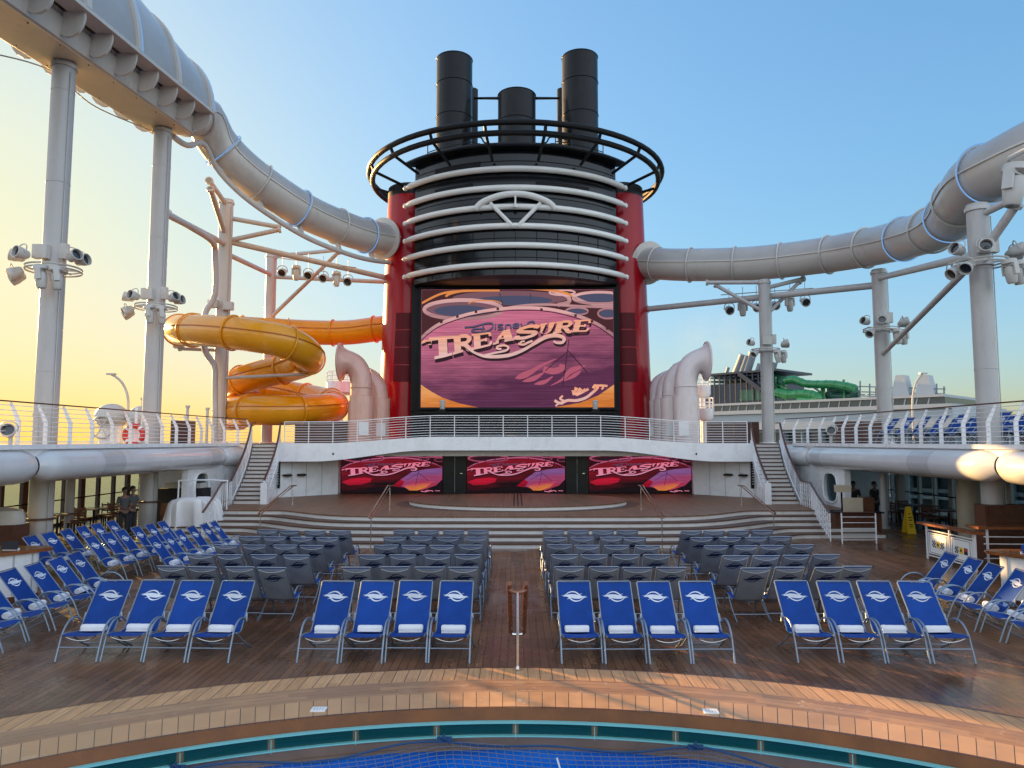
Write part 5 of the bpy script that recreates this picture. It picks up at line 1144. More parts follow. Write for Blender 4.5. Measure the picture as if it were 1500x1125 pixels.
# ================================================================== PROMENADE UNDER THE SIDE DECKS
for sx, w in ((-1, 'left'), (1, 'right')):
    xw = sx * 18.9; t = thing('window_wall', f'dark framed floor to ceiling window wall along the {w} promenade', 'window wall', (xw, 20, 0), 'promenade window walls')
    for i in range(26):
        y = 5.5 + 1.22 * i; g = MB(); g.box((xw, y, 1.38), (.14, .16 if i % 3 else .30, 2.76)); g.build('mullion', 'lampgrey' if sx > 0 else 'darkwood', t, 0)
    for z in (.06, 2.72):
        g = MB(); g.box((xw + sx * .1, 20.5, z), (.12, 31, .12)); g.build('frame_bar', 'darkwood', t, 0)
    g = MB(); g.box((xw + sx * .03, 20.5, 1.38), (.02, 31, 2.6)); g.build('glass_pane', 'glass' if sx < 0 else 'glassR', t, 0)
    g = MB(); g.tube([(xw - sx * .14, 5.5, 1.08), (xw - sx * .14, 36, 1.08)], .03, 6); g.build('handrail', 'matblack', t)
    t = thing('oval_window_wall', f'white wall with an oval window beside the {w} staircase', 'wall', (sx * 13.2, 31, 0), 'white walls with oval windows')
    g = MB(); x = sx * 13.3; yc, zc, ry_, rz_ = 30.25, 1.55, .66, .62; n = 40
    A = [(yc + ry_ * math.copysign(abs(math.cos(a)) ** .7, math.cos(a)), zc + rz_ * math.copysign(abs(math.sin(a)) ** .7, math.sin(a))) for a in [2 * PI * i / n for i in range(n)]]
    def sq(a):
        c, s = math.cos(a), math.sin(a); k = max(abs(c) / 1.75, abs(s) / 1.0); return (c / k, s / k)
    B = []
    for i in range(n):
        c, s = sq(2 * PI * i / n); B.append((yc + c / 1.75 * (3.9 if c > 0 else 1.2), zc + s * (1.2 if s > 0 else 1.55)))
    for o in (0, .22):
        vs = [(x + sx * o, y, z) for y, z in A] + [(x + sx * o, y, z) for y, z in B]
        g.add(vs, [(i, (i + 1) % n, (i + 1) % n + n, i + n) for i in range(n)])
    g.add([(x, y, z) for y, z in A] + [(x + sx * .22, y, z) for y, z in A], [(i, (i + 1) % n, (i + 1) % n + n, i + n) for i in range(n)])
    g.box((x + sx * .11, 29.0, 1.4), (.24, .12, 2.78)); g.build('wall_panel', 'white', t, 40)
    g = MB(); g.tube([(x - sx * .02, y, z) for y, z in A], .05, 6, closed=True); g.build('window_rim', 'white', t)
    g = MB(); g.add([(x + sx * .11, y, z) for y, z in A], [tuple(range(n))]); g.build('window_glass', 'glassR', t, 0)
    g = MB(); g.box((sx * 16.1, 36.2, 1.5), (5.4, .2, 3.0)); tag(g.build('end_wall', 'white', smooth=0), f'white end wall closing the {w} promenade behind the tables', 'wall', 'promenade end walls')
# inner posts of the promenade
for px, Y, r, lab in ((1293, 29, .14, 'slim white post beside the right drinks kiosk'), (1417, 26, .38, 'thick beige column inside the right promenade behind the flag panels'), (1318, 32.5, .2, 'white post at the back of the right promenade'), (294, 31, .17, 'slim white post beside the covered equipment on the left'), (104, 27.5, .16, 'grey inner post of the left promenade beside the thick column')):
    q = W(px, 700, Y); t = thing('deck_post', lab, 'post', (q.x, Y, 0), 'posts under the side decks'); g = MB(); g.cyl((q.x, Y), r, 0, 2.8, 20); g.build('shaft', 'column' if r != .38 else 'lighttan', t); g = MB(); g.cyl((q.x, Y), r + .06, 0, .06, 20); g.cyl((q.x, Y), r + .05, 2.7, 2.79, 20); g.build('base_ring', 'lampgrey', t)
# café furniture
def chair_proto():
    r = thing('cafe_chair', 'proto', 'chair'); g = MB(); g.box((0, 0, .45), (.46, .46, .05)); g.build('seat', 'darkwood', r)
    g = MB(); [g.box((0, .22, .6 + .11 * k), (.44, .03, .07)) for k in range(3)]; [g.box((s * .21, .22, .66), (.035, .035, .46)) for s in (-1, 1)]; g.build('backrest', 'darkwood', r)
    for sx in (-1, 1):
        for sy in (-1, 1): g = MB(); g.beam((sx * .2, sy * .2, 0), (sx * .19, sy * .19, .43), .04); g.build('leg', 'matblack', r)
    return r
def table_proto():
    r = thing('cafe_table', 'proto', 'table'); g = MB(); g.box((0, 0, .74), (.8, .8, .045)); g.build('table_top', 'darkwood', r); g = MB(); g.cyl((0, 0), .04, .03, .72, 12); g.build('pedestal', 'matblack', r); g = MB(); g.cyl((0, 0), .26, 0, .03, 20); g.build('foot', 'matblack', r); return r
CH, TB = chair_proto(), table_proto(); fu = {}
def put(proto, loc, rz, label, group):
    o = proto if proto.name not in fu else copy_tree(proto); fu[proto.name] = 1; o.location = loc; o.rotation_euler = (0, 0, rz); o['label'] = label; o['group'] = group
for sx, w in ((-1, 'left'), (1, 'right')):
    ys = (24.6, 26.9, 29.2, 31.5) if sx < 0 else (23.8, 26.2, 28.6, 31.0)
    for i, y in enumerate(ys):
        x = sx * 17.2; put(TB, (x, y, 0), 0, f'dark café table {NUM[i]} from the camera by the {w} promenade windows', 'café tables in the promenades')
        for k, (dx, dy, a, pl) in enumerate(((0, .72, 0, 'far side'), (0, -.72, PI, 'near side'), (-sx * .72, 0, sx * PI / 2, 'deck side'))):
            put(CH, (x + dx, y + dy, 0), a, f'dark café chair on the {pl} of the {NUM[i]} {w} promenade table', 'café chairs in the promenades')
# ------------------------------------------------------------------ bars
def bar(sx, w):
    tip = G(80, 803, 1.08) if sx < 0 else G(1441, 808, 1.08)
    x0 = tip.x; yt = tip.y; t = thing('bar_counter', f"curved {'dim' if sx < 0 else 'glossy orange'} wooden bar counter at the {w} edge behind the loungers", 'bar counter', (x0, yt, 0), 'bar counters beside the loungers')
    o = spline([V((x0 + sx * 4.5, yt - 2.7, 0)), V((x0 + sx * 3, yt - 2.4, 0)), V((x0 + sx * 1.6, yt - 1.75, 0)), V((x0 + sx * .6, yt - .85, 0)), V((x0 + sx * .12, yt - .15, 0)), V((x0 + sx * .15, yt + .15, 0)), V((x0 + sx * .7, yt + .25, 0)), V((x0 + sx * 1.7, yt + .1, 0)), V((x0 + sx * 3, yt - .25, 0)), V((x0 + sx * 4.5, yt - .6, 0))], 5)
    poly = [(p.x, p.y) for p in o]; c = (sum(p[0] for p in poly) / len(poly), sum(p[1] for p in poly) / len(poly))
    g = MB(); g.prism(poly, 1.03, 1.10); g.build('counter_top', 'wood', t)
    ins = [(c[0] + (a - c[0]) * .88, c[1] + (b - c[1]) * .80) for a, b in poly]
    g = MB(); g.prism(ins, 0, 1.03); g.build('counter_body', 'white', t)
    g = MB(); g.prism([(c[0] + (a - c[0]) * .885, c[1] + (b - c[1]) * .81) for a, b in poly], .0, .12); g.build('kick_plate', 'darkwood', t)
    for k in range(5):
        a, b = ins[8 + k * 3], ins[9 + k * 3]; g = MB(); g.beam((a[0], a[1], .15), (a[0], a[1], 1.0), .03); g.build('panel_rib', 'graypatch', t)
    s = thing('menu_stand', f'small dark card stand on the {w} bar counter', 'card stand', (x0 + sx * .7, yt - .4, 1.1), 'card stands on the bar counters')
    g = MB(); q = Matrix.Rotation(-.25, 3, 'X'); g.box((x0 + sx * .72, yt - .42, 1.2), (.36, .015, .18), mtx=q); g.build('card', 'trousers' if sx < 0 else 'blue', s); g = MB(); g.box((x0 + sx * .72, yt - .38, 1.115), (.30, .12, .03)); g.build('foot', 'sign', s)
for sx, w in ((-1, 'left'), (1, 'right')): bar(sx, w)
# high table with white rail at the left column
q = G(40, 752, 1.08); t = thing('high_table', 'angled wooden high counter on white rails beside the nearest left column', 'high table', (q.x, q.y, 0))
g = MB(); g.prism([(q.x - 2.2, q.y - .5), (q.x + .2, q.y - .9), (q.x + 1.15, q.y - .3), (q.x + .5, q.y + .35), (q.x - 2.2, q.y + .4)], 1.03, 1.09); g.build('counter_top', 'wood', t)
for k in range(4):
    g = MB(); g.tube([(q.x - 2.0, q.y - .4, .2 + .22 * k), (q.x + .2, q.y - .75, .2 + .22 * k), (q.x + 1.0, q.y - .25, .2 + .22 * k)], .018, 6); g.build('rail', 'white', t)
for dx, dy in ((-1.9, -.4), (.2, -.75), (1.0, -.25)):
    g = MB(); g.beam((q.x + dx, q.y + dy, 0), (q.x + dx, q.y + dy, 1.03), .05); g.build('leg', 'white', t)
q = G(38, 862 - 60, .55); q = W(16, 752, 21.5); t = thing('service_cabinet', 'pale covered cabinet by the windows at the left edge', 'cabinet', (q.x - .3, 21.5, 0)); g = MB(); g.box((q.x - .3, 21.5, .62), (1.3, .7, .8)); g.build('body', 'darkwood', t)
g = MB(); rows = [[(q.x - .3 + .68 * math.cos(a) * k_, 21.5 + .38 * math.sin(a) * k_, z) for a in [2 * PI * i / 24 for i in range(25)]] for k_, z in ((1.05, 1.02), (1.06, 1.2), (.95, 1.42), (.5, 1.5), (0.01, 1.52))]; g.grid(rows); g.build('cover', 'lampgrey', t)
# sheet-covered equipment, with the bars around it
q = G(285, 772, 0); cx, cy = q.x, 27.2; cx = W(284, 760, cy).x
t = thing('covered_equipment', 'bulky equipment draped in a white dust sheet beside the left stage steps', 'covered equipment', (cx, cy, 0)); rows = []
for k_, z, fo in ((.12, 1.36, 0), (.55, 1.35, 0), (.85, 1.28, .02), (.95, 1.15, .05), (1.0, .75, .08), (1.05, .35, .11), (1.08, .03, .13)):
    rows.append([(cx + (.92 * k_) * math.copysign(abs(math.cos(a)) ** .6, math.cos(a)) * (1 + fo * 1.5 * math.sin(a * 15 + z * 2)), cy + .55 * k_ * math.copysign(abs(math.sin(a)) ** .6, math.sin(a)) * (1 + fo * 1.8 * math.sin(a * 13 + z)), z + .03 * math.sin(a * 3) * (1 - fo * 7)) for a in [2 * PI * i / 180 for i in range(181)]])
g = MB(); g.grid(rows); g.add([rows[0][i] for i in range(180)], [tuple(range(180))]); g.build('dust_sheet', 'cloth', t, 60)
t = thing('guard_rail', 'white tubular hoop rail behind the sheet-covered equipment', 'guard rail', (cx, cy + .8, 0))
g = MB(); g.tube(spline([(cx - 1.0, cy + .8, 0), (cx - 1.0, cy + .8, 1.75), (cx - .85, cy + .8, 1.95), (cx + .75, cy + .8, 1.95), (cx + .9, cy + .8, 1.75), (cx + .9, cy + .8, 0)], 4), .03, 8); g.build('hoop', 'white', t)
q2 = W(270, 735, 30.5); t = thing('serving_console', 'dark serving console under the left deck behind the dust sheet', 'console', (q2.x, 30.5, 0)); g = MB(); g.box((q2.x, 30.5, .75), (1.9, .8, 1.5)); g.build('body', 'blackcloth', t); g = MB(); g.box((q2.x + .1, 30.4, 1.62), (1.5, .7, .2)); g.build('top_tray', 'lampgrey', t); g = MB(); g.box((q2.x, 30.09, .5), (1.6, .02, .8)); g.build('door_panel', 'darkwood', t)
# right: drinks kiosk, low rail, flag panels, wet floor sign
q = G(1255, 793, 0); kx, ky = W(1262, 770, 26.4).x, 26.4
t = thing('kiosk', 'small dark drinks kiosk with pale panel and lit tray under the right deck', 'kiosk', (kx, ky, 0))
g = MB(); g.box((kx, ky + .6, .42), (1.7, .8, .84)); g.build('counter', 'darkwood', t); g = MB(); g.box((kx - .22, ky + .14, 1.14), (.72, .06, .54)); g.build('front_panel', 'lighttan', t)
g = MB(); g.box((kx + .42, ky + .5, 1.14), (.42, .45, .52)); g.build('drink_machine', 'darkwood', t); g = MB(); g.box((kx - .46, ky + .4, 1.73), (.48, .35, .26)); g.build('tray_case', 'lighttan', t); g = MB(); g.box((kx, ky + .55, .865), (1.8, .95, .05)); g.build('counter_top', 'matblack', t)
g = MB(); g.box((kx - .46, ky + .5, 1.24), (.05, .05, .7)); g.build('stand', 'matblack', t)
a, b = G(1234, 796, 0), G(1284, 796, 0)
railing('low_railing', 'low white five-bar railing in front of the drinks kiosk', [(a.x, a.y, 0), (b.x, b.y, 0)], 1.05, 1.05, 5)
a, b = G(1358, 812, 0), G(1430, 832, 0); a, b = W(1358, 790, 21.6), W(1428, 790, 19.4); a.z = b.z = 0
t = thing('flag_panel_gate', 'white framed gate of two panels with little signal flags and wooden top', 'gate', tuple(a)); d = (b - a); u = d.normalized(); nrm = V((u.y, -u.x, 0))
if nrm.y > 0: nrm = -nrm
for f in (0, .5, .97, 1.0):
    g = MB(); p = a + d * f; g.beam(p, p + V((0, 0, 1.0)), .045); g.build('post', 'white', t)
g = MB(); g.beam(a - u * .25 + V((0, 0, 1.04)), b + u * .15 + V((0, 0, 1.04)), .34, .06); g.build('wooden_top', 'wood', t)
for z in (.12, .86):
    g = MB(); g.beam(a + V((0, 0, z)), b + V((0, 0, z)), .03, .03); g.build('rail', 'white', t)
FLG = {'k': 'matblack', 'y': 'cone', 'r': 'buoy', 'b': 'blue'}
for f0, f1, fl_ in ((.04, .47, ('x', 'y', 'c')), (.53, .94, ('c', 'y', 'r'))):
    c = a + d * ((f0 + f1) / 2); ln_ = d.length * (f1 - f0); g = MB(); g.beam(a + d * f0 + V((0, 0, .49)), a + d * f1 + V((0, 0, .49)), .02, .62); pnl = g.build('panel', 'sign', t, 0)
    g = MB()
    for z in (.22, .76): g.beam(a + d * (f0 + .03) + V((0, 0, z)) + nrm * .013, a + d * (f1 - .03) + V((0, 0, z)) + nrm * .013, .004, .012)
    for f in (f0 + .03, f1 - .03): g.beam(a + d * f + V((0, 0, .22)) + nrm * .013, a + d * f + V((0, 0, .76)) + nrm * .013, .012, .004)
    g.build('border_line', 'matblack', pnl, 0)
    for k, ch in enumerate(fl_):
        p = c + u * (k - 1) * .20 + V((0, 0, .48)) + nrm * .016; g = MB()
        B_2 = lambda q, w, h: g.beam(q - u * w / 2, q + u * w / 2, .006, h)
        if ch == 'y': B_2(p, .15, .18); g.build('flag', 'cone', pnl, 0); g = MB(); B_2(p + nrm * .005, .06, .07); g.build('flag_mark', 'matblack', pnl, 0)
        elif ch == 'r': B_2(p, .15, .18); g.build('flag', 'trousers', pnl, 0); g = MB(); B_2(p + nrm * .005 + V((0, 0, .04)), .13, .07); g.build('flag_mark', 'buoy', pnl, 0)
        else:
            for i in range(4):
                for jx in range(4):
                    if (i + jx) % 2 == (0 if ch == 'c' else 1): B_2(p + u * (i - 1.5) * .042 + V((0, 0, (jx - 1.5) * .048)), .04, .045)
            g.build('flag', 'matblack', pnl, 0)
q = W(1331, 760, 27.5); t = thing('wet_floor_sign', 'yellow folding caution sign standing on the right promenade floor', 'caution sign', (q.x, 27.5, 0))
for s in (-1, 1):
    g = MB(); g.slab([[(q.x - .17, 27.5 + s * .2, .0), (q.x + .17, 27.5 + s * .2, .0)], [(q.x - .09, 27.5 + s * .02, 1.0), (q.x + .09, 27.5 + s * .02, 1.0)]], (0, .015, 0)); g.build('board', 'cone', t, 0)
for k, (w_, z) in enumerate(((.08, .74), (.13, .60), (.13, .5), (.16, .34), (.14, .26))):
    g = MB(); y = 27.5 - .2 + .18 * z - .006; g.box((q.x, y, z), (w_, .006, .035 if k < 3 else .025)); g.build('printed_mark', 'matblack', t, 0)
# wooden shelf on rails behind the right column
q = G(1490, 772, 1.05); t = thing('high_table', 'wooden high counter on white rails behind the nearest right column', 'high table', (q.x, q.y, 0))
g = MB(); g.prism([(q.x - 1.3, q.y - .3), (q.x + 2, q.y - .5), (q.x + 2, q.y + .3), (q.x - 1.3, q.y + .3)], 1.02, 1.09); g.build('counter_top', 'wood', t)
for k in range(4):
    g = MB(); g.tube([(q.x - 1.1, q.y - .2, .2 + .2 * k), (q.x + 2, q.y - .35, .2 + .2 * k)], .018, 6); g.build('rail', 'white', t)
for dx in (-1.0, .3, 1.6):
    g = MB(); g.beam((q.x + dx, q.y - .2, 0), (q.x + dx, q.y - .2, 1.02), .05); g.build('leg', 'white', t)
g = MB(); g.box((q.x + .5, q.y + 1.0, .8), (1.8, .5, 1.6)); g.box((q.x + .5, q.y + .74, .8), (1.6, .02, 1.4)); tag(g.build('wooden_cabinet', 'darkwood'), 'dark wooden cabinet behind the high counter at the right edge', 'cabinet')
# ================================================================== THINGS ON THE UPPER DECKS
def at(px, py, Y): return W(px, py, Y)
q = at(196, 637, 27); t = thing('lifebuoy', 'red and white lifebuoy hanging at the left upper deck rail', 'lifebuoy', (q.x, 27, q.z)); g = MB(); g.tube([(q.x + .34 * math.cos(2 * PI * i / 28), 27, q.z + .34 * math.sin(2 * PI * i / 28)) for i in range(28)], .10, 8, closed=True); g.build('ring', 'buoy', t)
for k in range(4):
    a_ = PI / 4 + PI / 2 * k; g = MB(); g.tube([(q.x + .34 * math.cos(a_ + e), 27, q.z + .34 * math.sin(a_ + e)) for e in (-.13, 0, .13)], .106, 8); g.build('white_band', 'sign', t)
g = MB(); g.box((q.x, 27.14, ZU + .7), (.10, .06, 1.4)); g.build('stand', 'white', t)
q = at(163, 622, 33); t = thing('satellite_dome', 'white round raft hoist with grey wheel behind the left upper rail', 'deck machine', (q.x, 33, ZU)); g = MB(); g.sphere((q.x, 33, ZU + 1.25), .72, 20, (1, 1, .85)); g.build('cover', 'lampgrey', t); g = MB(); g.cyl((q.x, 33), .5, ZU, ZU + .9, 20); g.build('pedestal', 'white', t)
g = MB(); g.tube([(q.x + .5 * math.cos(2 * PI * i / 24), 32.25, ZU + .75 + .5 * math.sin(2 * PI * i / 24)) for i in range(24)], .05, 6, closed=True)
g.build('wheel', 'lampgrey', t)
for i in range(3):
    a_ = PI * i / 3; g = MB(); g.tube([(q.x + .5 * math.cos(a_), 32.25, ZU + .75 + .5 * math.sin(a_)), (q.x - .5 * math.cos(a_), 32.25, ZU + .75 - .5 * math.sin(a_))], .03, 5); g.build('spoke', 'lampgrey', t)
q = at(205, 622, 33); t = thing('satellite_dome', 'smaller pale dome beside the lifebuoy on the left upper deck', 'deck machine', (q.x, 33, ZU)); g = MB(); g.sphere((q.x, 33, ZU + 1.2), .55, 18); g.build('cover', 'lampgrey', t); g = MB(); g.cyl((q.x, 33), .35, ZU, ZU + .8, 16); g.build('pedestal', 'white', t)
def arcpost(px0, py0, px1, py1, Y, lab):
    b, e = at(px0, 612, Y), at(px1, py1, Y); t = thing('curved_lamp_post', lab, 'lamp post', (b.x, Y, ZU)); g = MB(); m_ = at(px0, (py0 + py1) / 2 + 12, Y)
    g.tube(spline([(b.x, Y, ZU), (b.x, Y, b.z), tuple(m_), (m_.x + (e.x - m_.x) * .4, Y, m_.z + (e.z - m_.z) * .65), tuple(e)], 6), .06, 7); g.build('pole', 'lampgrey', t); g = MB(); g.box(tuple(e), (.4, .2, .08)); g.build('lamp_head', 'lampgrey', t)
arcpost(187, 590, 163, 548, 34, 'thin curved lamp post bending left above the left upper rail')
arcpost(1337, 590, 1352, 547, 40, 'thin curved lamp post bending right beyond the right upper rail')
for px, py, Y, lab in ((210, 586, 30, 'slim grey post with a cap beside the lifebuoy'), (275, 597, 34, 'short grey post near the third left column'), (54, 610, 21, 'short grey post at the left end of the upper rail'), (304, 600, 36, 'short post beside the drain pipe')):
    e = at(px, py, Y); t = thing('vent_post', lab, 'post', (e.x, Y, ZU), 'small posts on the left upper deck'); g = MB(); g.cyl((e.x, Y), .07, ZU, e.z, 10); g.build('pipe', 'lampgrey', t); g = MB(); g.cyl((e.x, Y), .11, e.z, e.z + .1, 10); g.build('cap', 'lampgrey', t)
def cabinet(px0, px1, py, Y, lab, sl=7):
    a, b = at(px0, py, Y), at(px1, py, Y); t = thing('slatted_cabinet', lab, 'cabinet', ((a.x + b.x) / 2, Y, ZU), 'brown slatted cabinets on the upper decks'); h = a.z - ZU
    g = MB(); g.box(((a.x + b.x) / 2, Y + .3, ZU + h / 2), (b.x - a.x, .55, h)); g.build('body', 'darkwood', t)
    for k in range(sl):
        g = MB(); g.box(((a.x + b.x) / 2, Y + .01, ZU + h * (k + .5) / sl), (b.x - a.x - .06, .03, h / sl * .72)); g.build('slat', 'brownrail', t)
cabinet(250, 278, 616, 30.5, 'brown slatted cabinet behind the left rail by the second column')
cabinet(432, 510, 617, 37.5, 'brown slatted cabinet left of the canopy behind the railing')
cabinet(1039, 1073, 617, 37.5, 'left one of two brown slatted cabinets behind the right stage railing')
cabinet(1076, 1112, 618, 38.2, 'right one of two brown slatted cabinets behind the right stage railing')
cabinet(1232, 1260, 617, 29.5, 'left brown cabinet behind the right upper loungers')
cabinet(1262, 1292, 617, 31.5, 'right brown cabinet behind the right upper loungers')
for px, py, Y, sgn, lab in ((12, 632, 18.6, 1, 'dark round deck spotlight at the left end of the upper rail'), (1218, 632, 27.5, -1, 'grey round deck spotlight behind the right upper rail')):
    q = at(px, py, Y); place(CAN, tuple(q), (-.3, 0, .5 * sgn), lab, 'deck spotlights by the rails', 1.15)
    g = MB(); g.cyl((q.x, Y + .1), .05, ZU, q.z - .1, 10); tag(g.build('spotlight_post', 'lampgrey'), 'short post under the ' + lab, 'post')
# white lookout platforms seen beside the cowls
for px0, px1, pys, Y, lab in ((482, 512, (548, 575), 60, 'white round lookout platform with rail behind the left cowl'), (1019, 1038, (556, 578), 58, 'upper white balcony platform behind the right cowls'), (1022, 1042, (589, 612), 56, 'lower white balcony platform behind the right cowls')):
    a, b = at(px0, pys[1], Y), at(px1, pys[0], Y); cx_, r_ = (a.x + b.x) / 2, (b.x - a.x) / 2 * 1.25; t = thing('lookout_platform', lab, 'platform', (cx_, Y, a.z), 'white platforms behind the funnel')
    g = MB(); g.lathe([(r_ * .8, a.z - .2), (r_, a.z), (r_, (a.z + b.z) / 2 + .1), (r_ * .95, (a.z + b.z) / 2 + .1)], (cx_, Y, 0), 28); g.build('tub', 'white', t)
    for z in (.25, .6, .95):
        g = MB(); g.tube([(cx_ + r_ * math.cos(2 * PI * i / 24), Y + r_ * math.sin(2 * PI * i / 24), (a.z + b.z) / 2 + z) for i in range(24)], .03, 5, closed=True); g.build('rail', 'white', t)
    for i in range(10):
        g = MB(); g.beam((cx_ + r_ * math.cos(2 * PI * i / 10), Y + r_ * math.sin(2 * PI * i / 10), (a.z + b.z) / 2), (cx_ + r_ * math.cos(2 * PI * i / 10), Y + r_ * math.sin(2 * PI * i / 10), (a.z + b.z) / 2 + .95), .05); g.build('rail_post', 'white', t)
    g = MB(); g.cyl((cx_, Y), r_ * .35, ZU, a.z - .1, 14); g.build('pillar', 'white', t)
# wall fittings beside the stage
for sx, pxs, w in ((-1, 406, 'left'), (1, 1104, 'right')):
    q = at(pxs, 705, 33.7); YB = 33.95; t = thing('notice_board', f'tall dark notice board on the white wall by the {w} staircase', 'notice board', (q.x, YW, 1.4), 'dark notice boards by the staircases'); g = MB(); g.box((q.x, YB - .30, 1.95), (.30, .06, 1.35)); g.build('board', 'blackpanel', t)
    for k in range(9):
        g = MB(); g.box((q.x, YB - .334, 2.45 - .12 * k), (.2, .006, .035)); g.build('notice_line', 'graypatch', t)
    for k, px in enumerate((424, 440) if sx < 0 else (1069, 1086)):
        q = at(px, 696, 34.2); q.y = wy(q.x); YL = q.y; t = thing('wall_lamp', f"dark wall lamp bar {'left' if k == 0 else 'right'} of two on the white wall, {w} side", 'wall lamp', tuple(q), 'dark lamp bars on the stage wall'); g = MB(); g.box((q.x, YL - .30, q.z), (.42, .10, .09)); g.build('bar', 'matblack', t); g = MB(); g.box((q.x, YL - .12, q.z), (.1, .30, .2)); g.build('bracket', 'lampgrey', t)
# ================================================================== PEOPLE
def skin_mesh(name, nodes, edges, mm, parent, sub=2):
    me = bpy.data.meshes.new(name); me.from_pydata([n[0] for n in nodes], edges, []); o = bpy.data.objects.new(name, me); COL.objects.link(o)
    s = o.modifiers.new('skin', 'SKIN'); s.use_smooth_shade = True; sb = o.modifiers.new('sub', 'SUBSURF'); sb.levels = sub; sb.render_levels = sub
    for i, n in enumerate(nodes):
        r = n[1]; me.skin_vertices[0].data[i].radius = r if isinstance(r, tuple) else (r, r)
    me.skin_vertices[0].data[0].use_root = True
    dg = bpy.context.evaluated_depsgraph_get(); m2 = bpy.data.meshes.new_from_object(o.evaluated_get(dg)); o.modifiers.clear(); o.data = m2
    m2.materials.clear(); m2.materials.append(M[mm]); m2.polygons.foreach_set('use_smooth', [True] * len(m2.polygons))
    o.parent = parent; return o
def person(label, x, y, rz, arms, shirt, trousers, h=1.78, z=0, lean=0.0):
    """front of the figure is local -Y"""
    t = thing('person', label, 'person', (0, 0, 0)); s = h / 1.78
    def A_(k): return arms[k]
    J = [((0, 0, .97), (.14, .10)), ((0, .01, 1.12), (.13, .095)), ((0, .01, 1.30), (.155, .105)), ((0, .01, 1.43), (.13, .085)), ((0, .0, 1.51), .055), ((0, -.01, 1.58), .055),
         ((0, -.015, 1.64), (.072, .085)), ((0, -.01, 1.71), (.075, .092)), ((0, -.005, 1.765), (.05, .06))]
    E = [(0, 1), (1, 2), (2, 3), (3, 4), (4, 5), (5, 6), (6, 7), (7, 8)]; n0 = len(J)
    for sx in (-1, 1):
        el_, wr = A_(0 if sx < 0 else 1); i = len(J); d = (V(wr) - V(el_)).normalized()
        J += [((sx * .18, .01, 1.42), .062), (el_, .043), (wr, .030), (tuple(V(wr) + d * .075), (.038, .024))]; E += [(3, i), (i, i + 1), (i + 1, i + 2), (i + 2, i + 3)]
        hp = V(wr) + d * .085; side = V((1, 0, 0)) if abs(d.x) < .8 else V((0, 0, 1))
        for f_ in range(4):
            b = len(J); o_ = side * (.024 * (f_ - 1.5)); l = (.075, .085, .08, .062)[f_]; J += [(tuple(hp + o_ + d * .02), .010), (tuple(hp + o_ * 1.05 + d * (.02 + l * .55) + V((0, -.012, 0))), .009), (tuple(hp + o_ + d * (.02 + l) + V((0, -.03, -.004))), .0075)]; E += [(i + 3, b), (b, b + 1), (b + 1, b + 2)]
        b = len(J); J += [(tuple(V(wr) + d * .05 - side * .045 + V((0, -.012, 0))), .0105), (tuple(V(wr) + d * .095 - side * .058 + V((0, -.022, 0))), .009)]; E += [(i + 2, b), (b, b + 1)]
    for sx in (-1, 1):
        i = len(J); J += [((sx * .095, 0, .90), (.092, .10)), ((sx * .10, -.015, .50), .062), ((sx * .105, .015, .09), .043), ((sx * .115, -.06, .04), (.042, .032)), ((sx * .125, -.16, .03), (.042, .024))]; E += [(0, i), (i, i + 1), (i + 1, i + 2), (i + 2, i + 3), (i + 3, i + 4)]
    body = skin_mesh('body', [(tuple(V(p) * s), (tuple(q * s for q in r) if isinstance(r, tuple) else r * s)) for p, r in J], E, 'skin', t)
    sh = [((0, .0, .90), (.165, .125)), ((0, .01, 1.12), (.155, .118)), ((0, .01, 1.30), (.175, .125)), ((0, .01, 1.44), (.125, .095))]; se = [(0, 1), (1, 2), (2, 3)]
    for sx in (-1, 1):
        el_, wr = A_(0 if sx < 0 else 1); i = len(sh); sh += [((sx * .185, .01, 1.425), .078), (tuple(V((sx * .185, .01, 1.425)).lerp(V(el_), .78)), .062)]; se += [(3, i), (i, i + 1)]
    skin_mesh('shirt', [(tuple(V(p) * s), (tuple(q * s for q in r) if isinstance(r, tuple) else r * s)) for p, r in sh], se, shirt, t)
    tr = [((0, 0, .96), (.160, .122))]; te = []
    for sx in (-1, 1):
        i = len(tr); tr += [((sx * .098, 0, .86), (.105, .118)), ((sx * .102, -.012, .50), .082), ((sx * .106, .012, .07), .068)]; te += [(0, i), (i, i + 1), (i + 1, i + 2)]
    skin_mesh('trousers', [(tuple(V(p) * s), (tuple(q * s for q in r) if isinstance(r, tuple) else r * s)) for p, r in tr], te, trousers, t)
    hd = MB(); hd.sphere((0, .016 * s, 1.715 * s), .106 * s, 16, (.93, 1.05, 1.0)); ha = hd.build('hair', 'hair', t, 80, False)
    for v_ in ha.data.vertices:
        if v_.co.z < 1.70 * s and v_.co.y < .04 * s: v_.co = V((v_.co.x * .6, .05 * s, max(v_.co.z, 1.68 * s)))
    for sx in (-1, 1):
        g = MB(); g.sphere((sx * .031 * s, -.098 * s, 1.665 * s), .012 * s, 8); g.build('eye', 'lens', t, 80, False)
        g = MB(); g.sphere((sx * .083 * s, .0, 1.655 * s), .026 * s, 8, (.4, .7, 1.1)); g.build('ear', 'skin', t, 80, False)
        g = MB(); g.sphere((sx * .12 * s, -.07 * s, .038 * s), .06 * s, 10, (.85, 2.1, .62)); g.build('shoe', 'matblack', t, 80, False)
    g = MB(); g.sphere((0, -.112 * s, 1.635 * s), .017 * s, 8, (.8, 1, 1.5)); g.build('nose', 'skin', t, 80, False)
    g = MB(); g.sphere((0, -.096 * s, 1.597 * s), .020 * s, 8, (1.2, .5, .3)); g.build('mouth', 'wood', t, 80, False)
    t.location = (x, y, z); t.rotation_euler = (0, 0, rz); return t
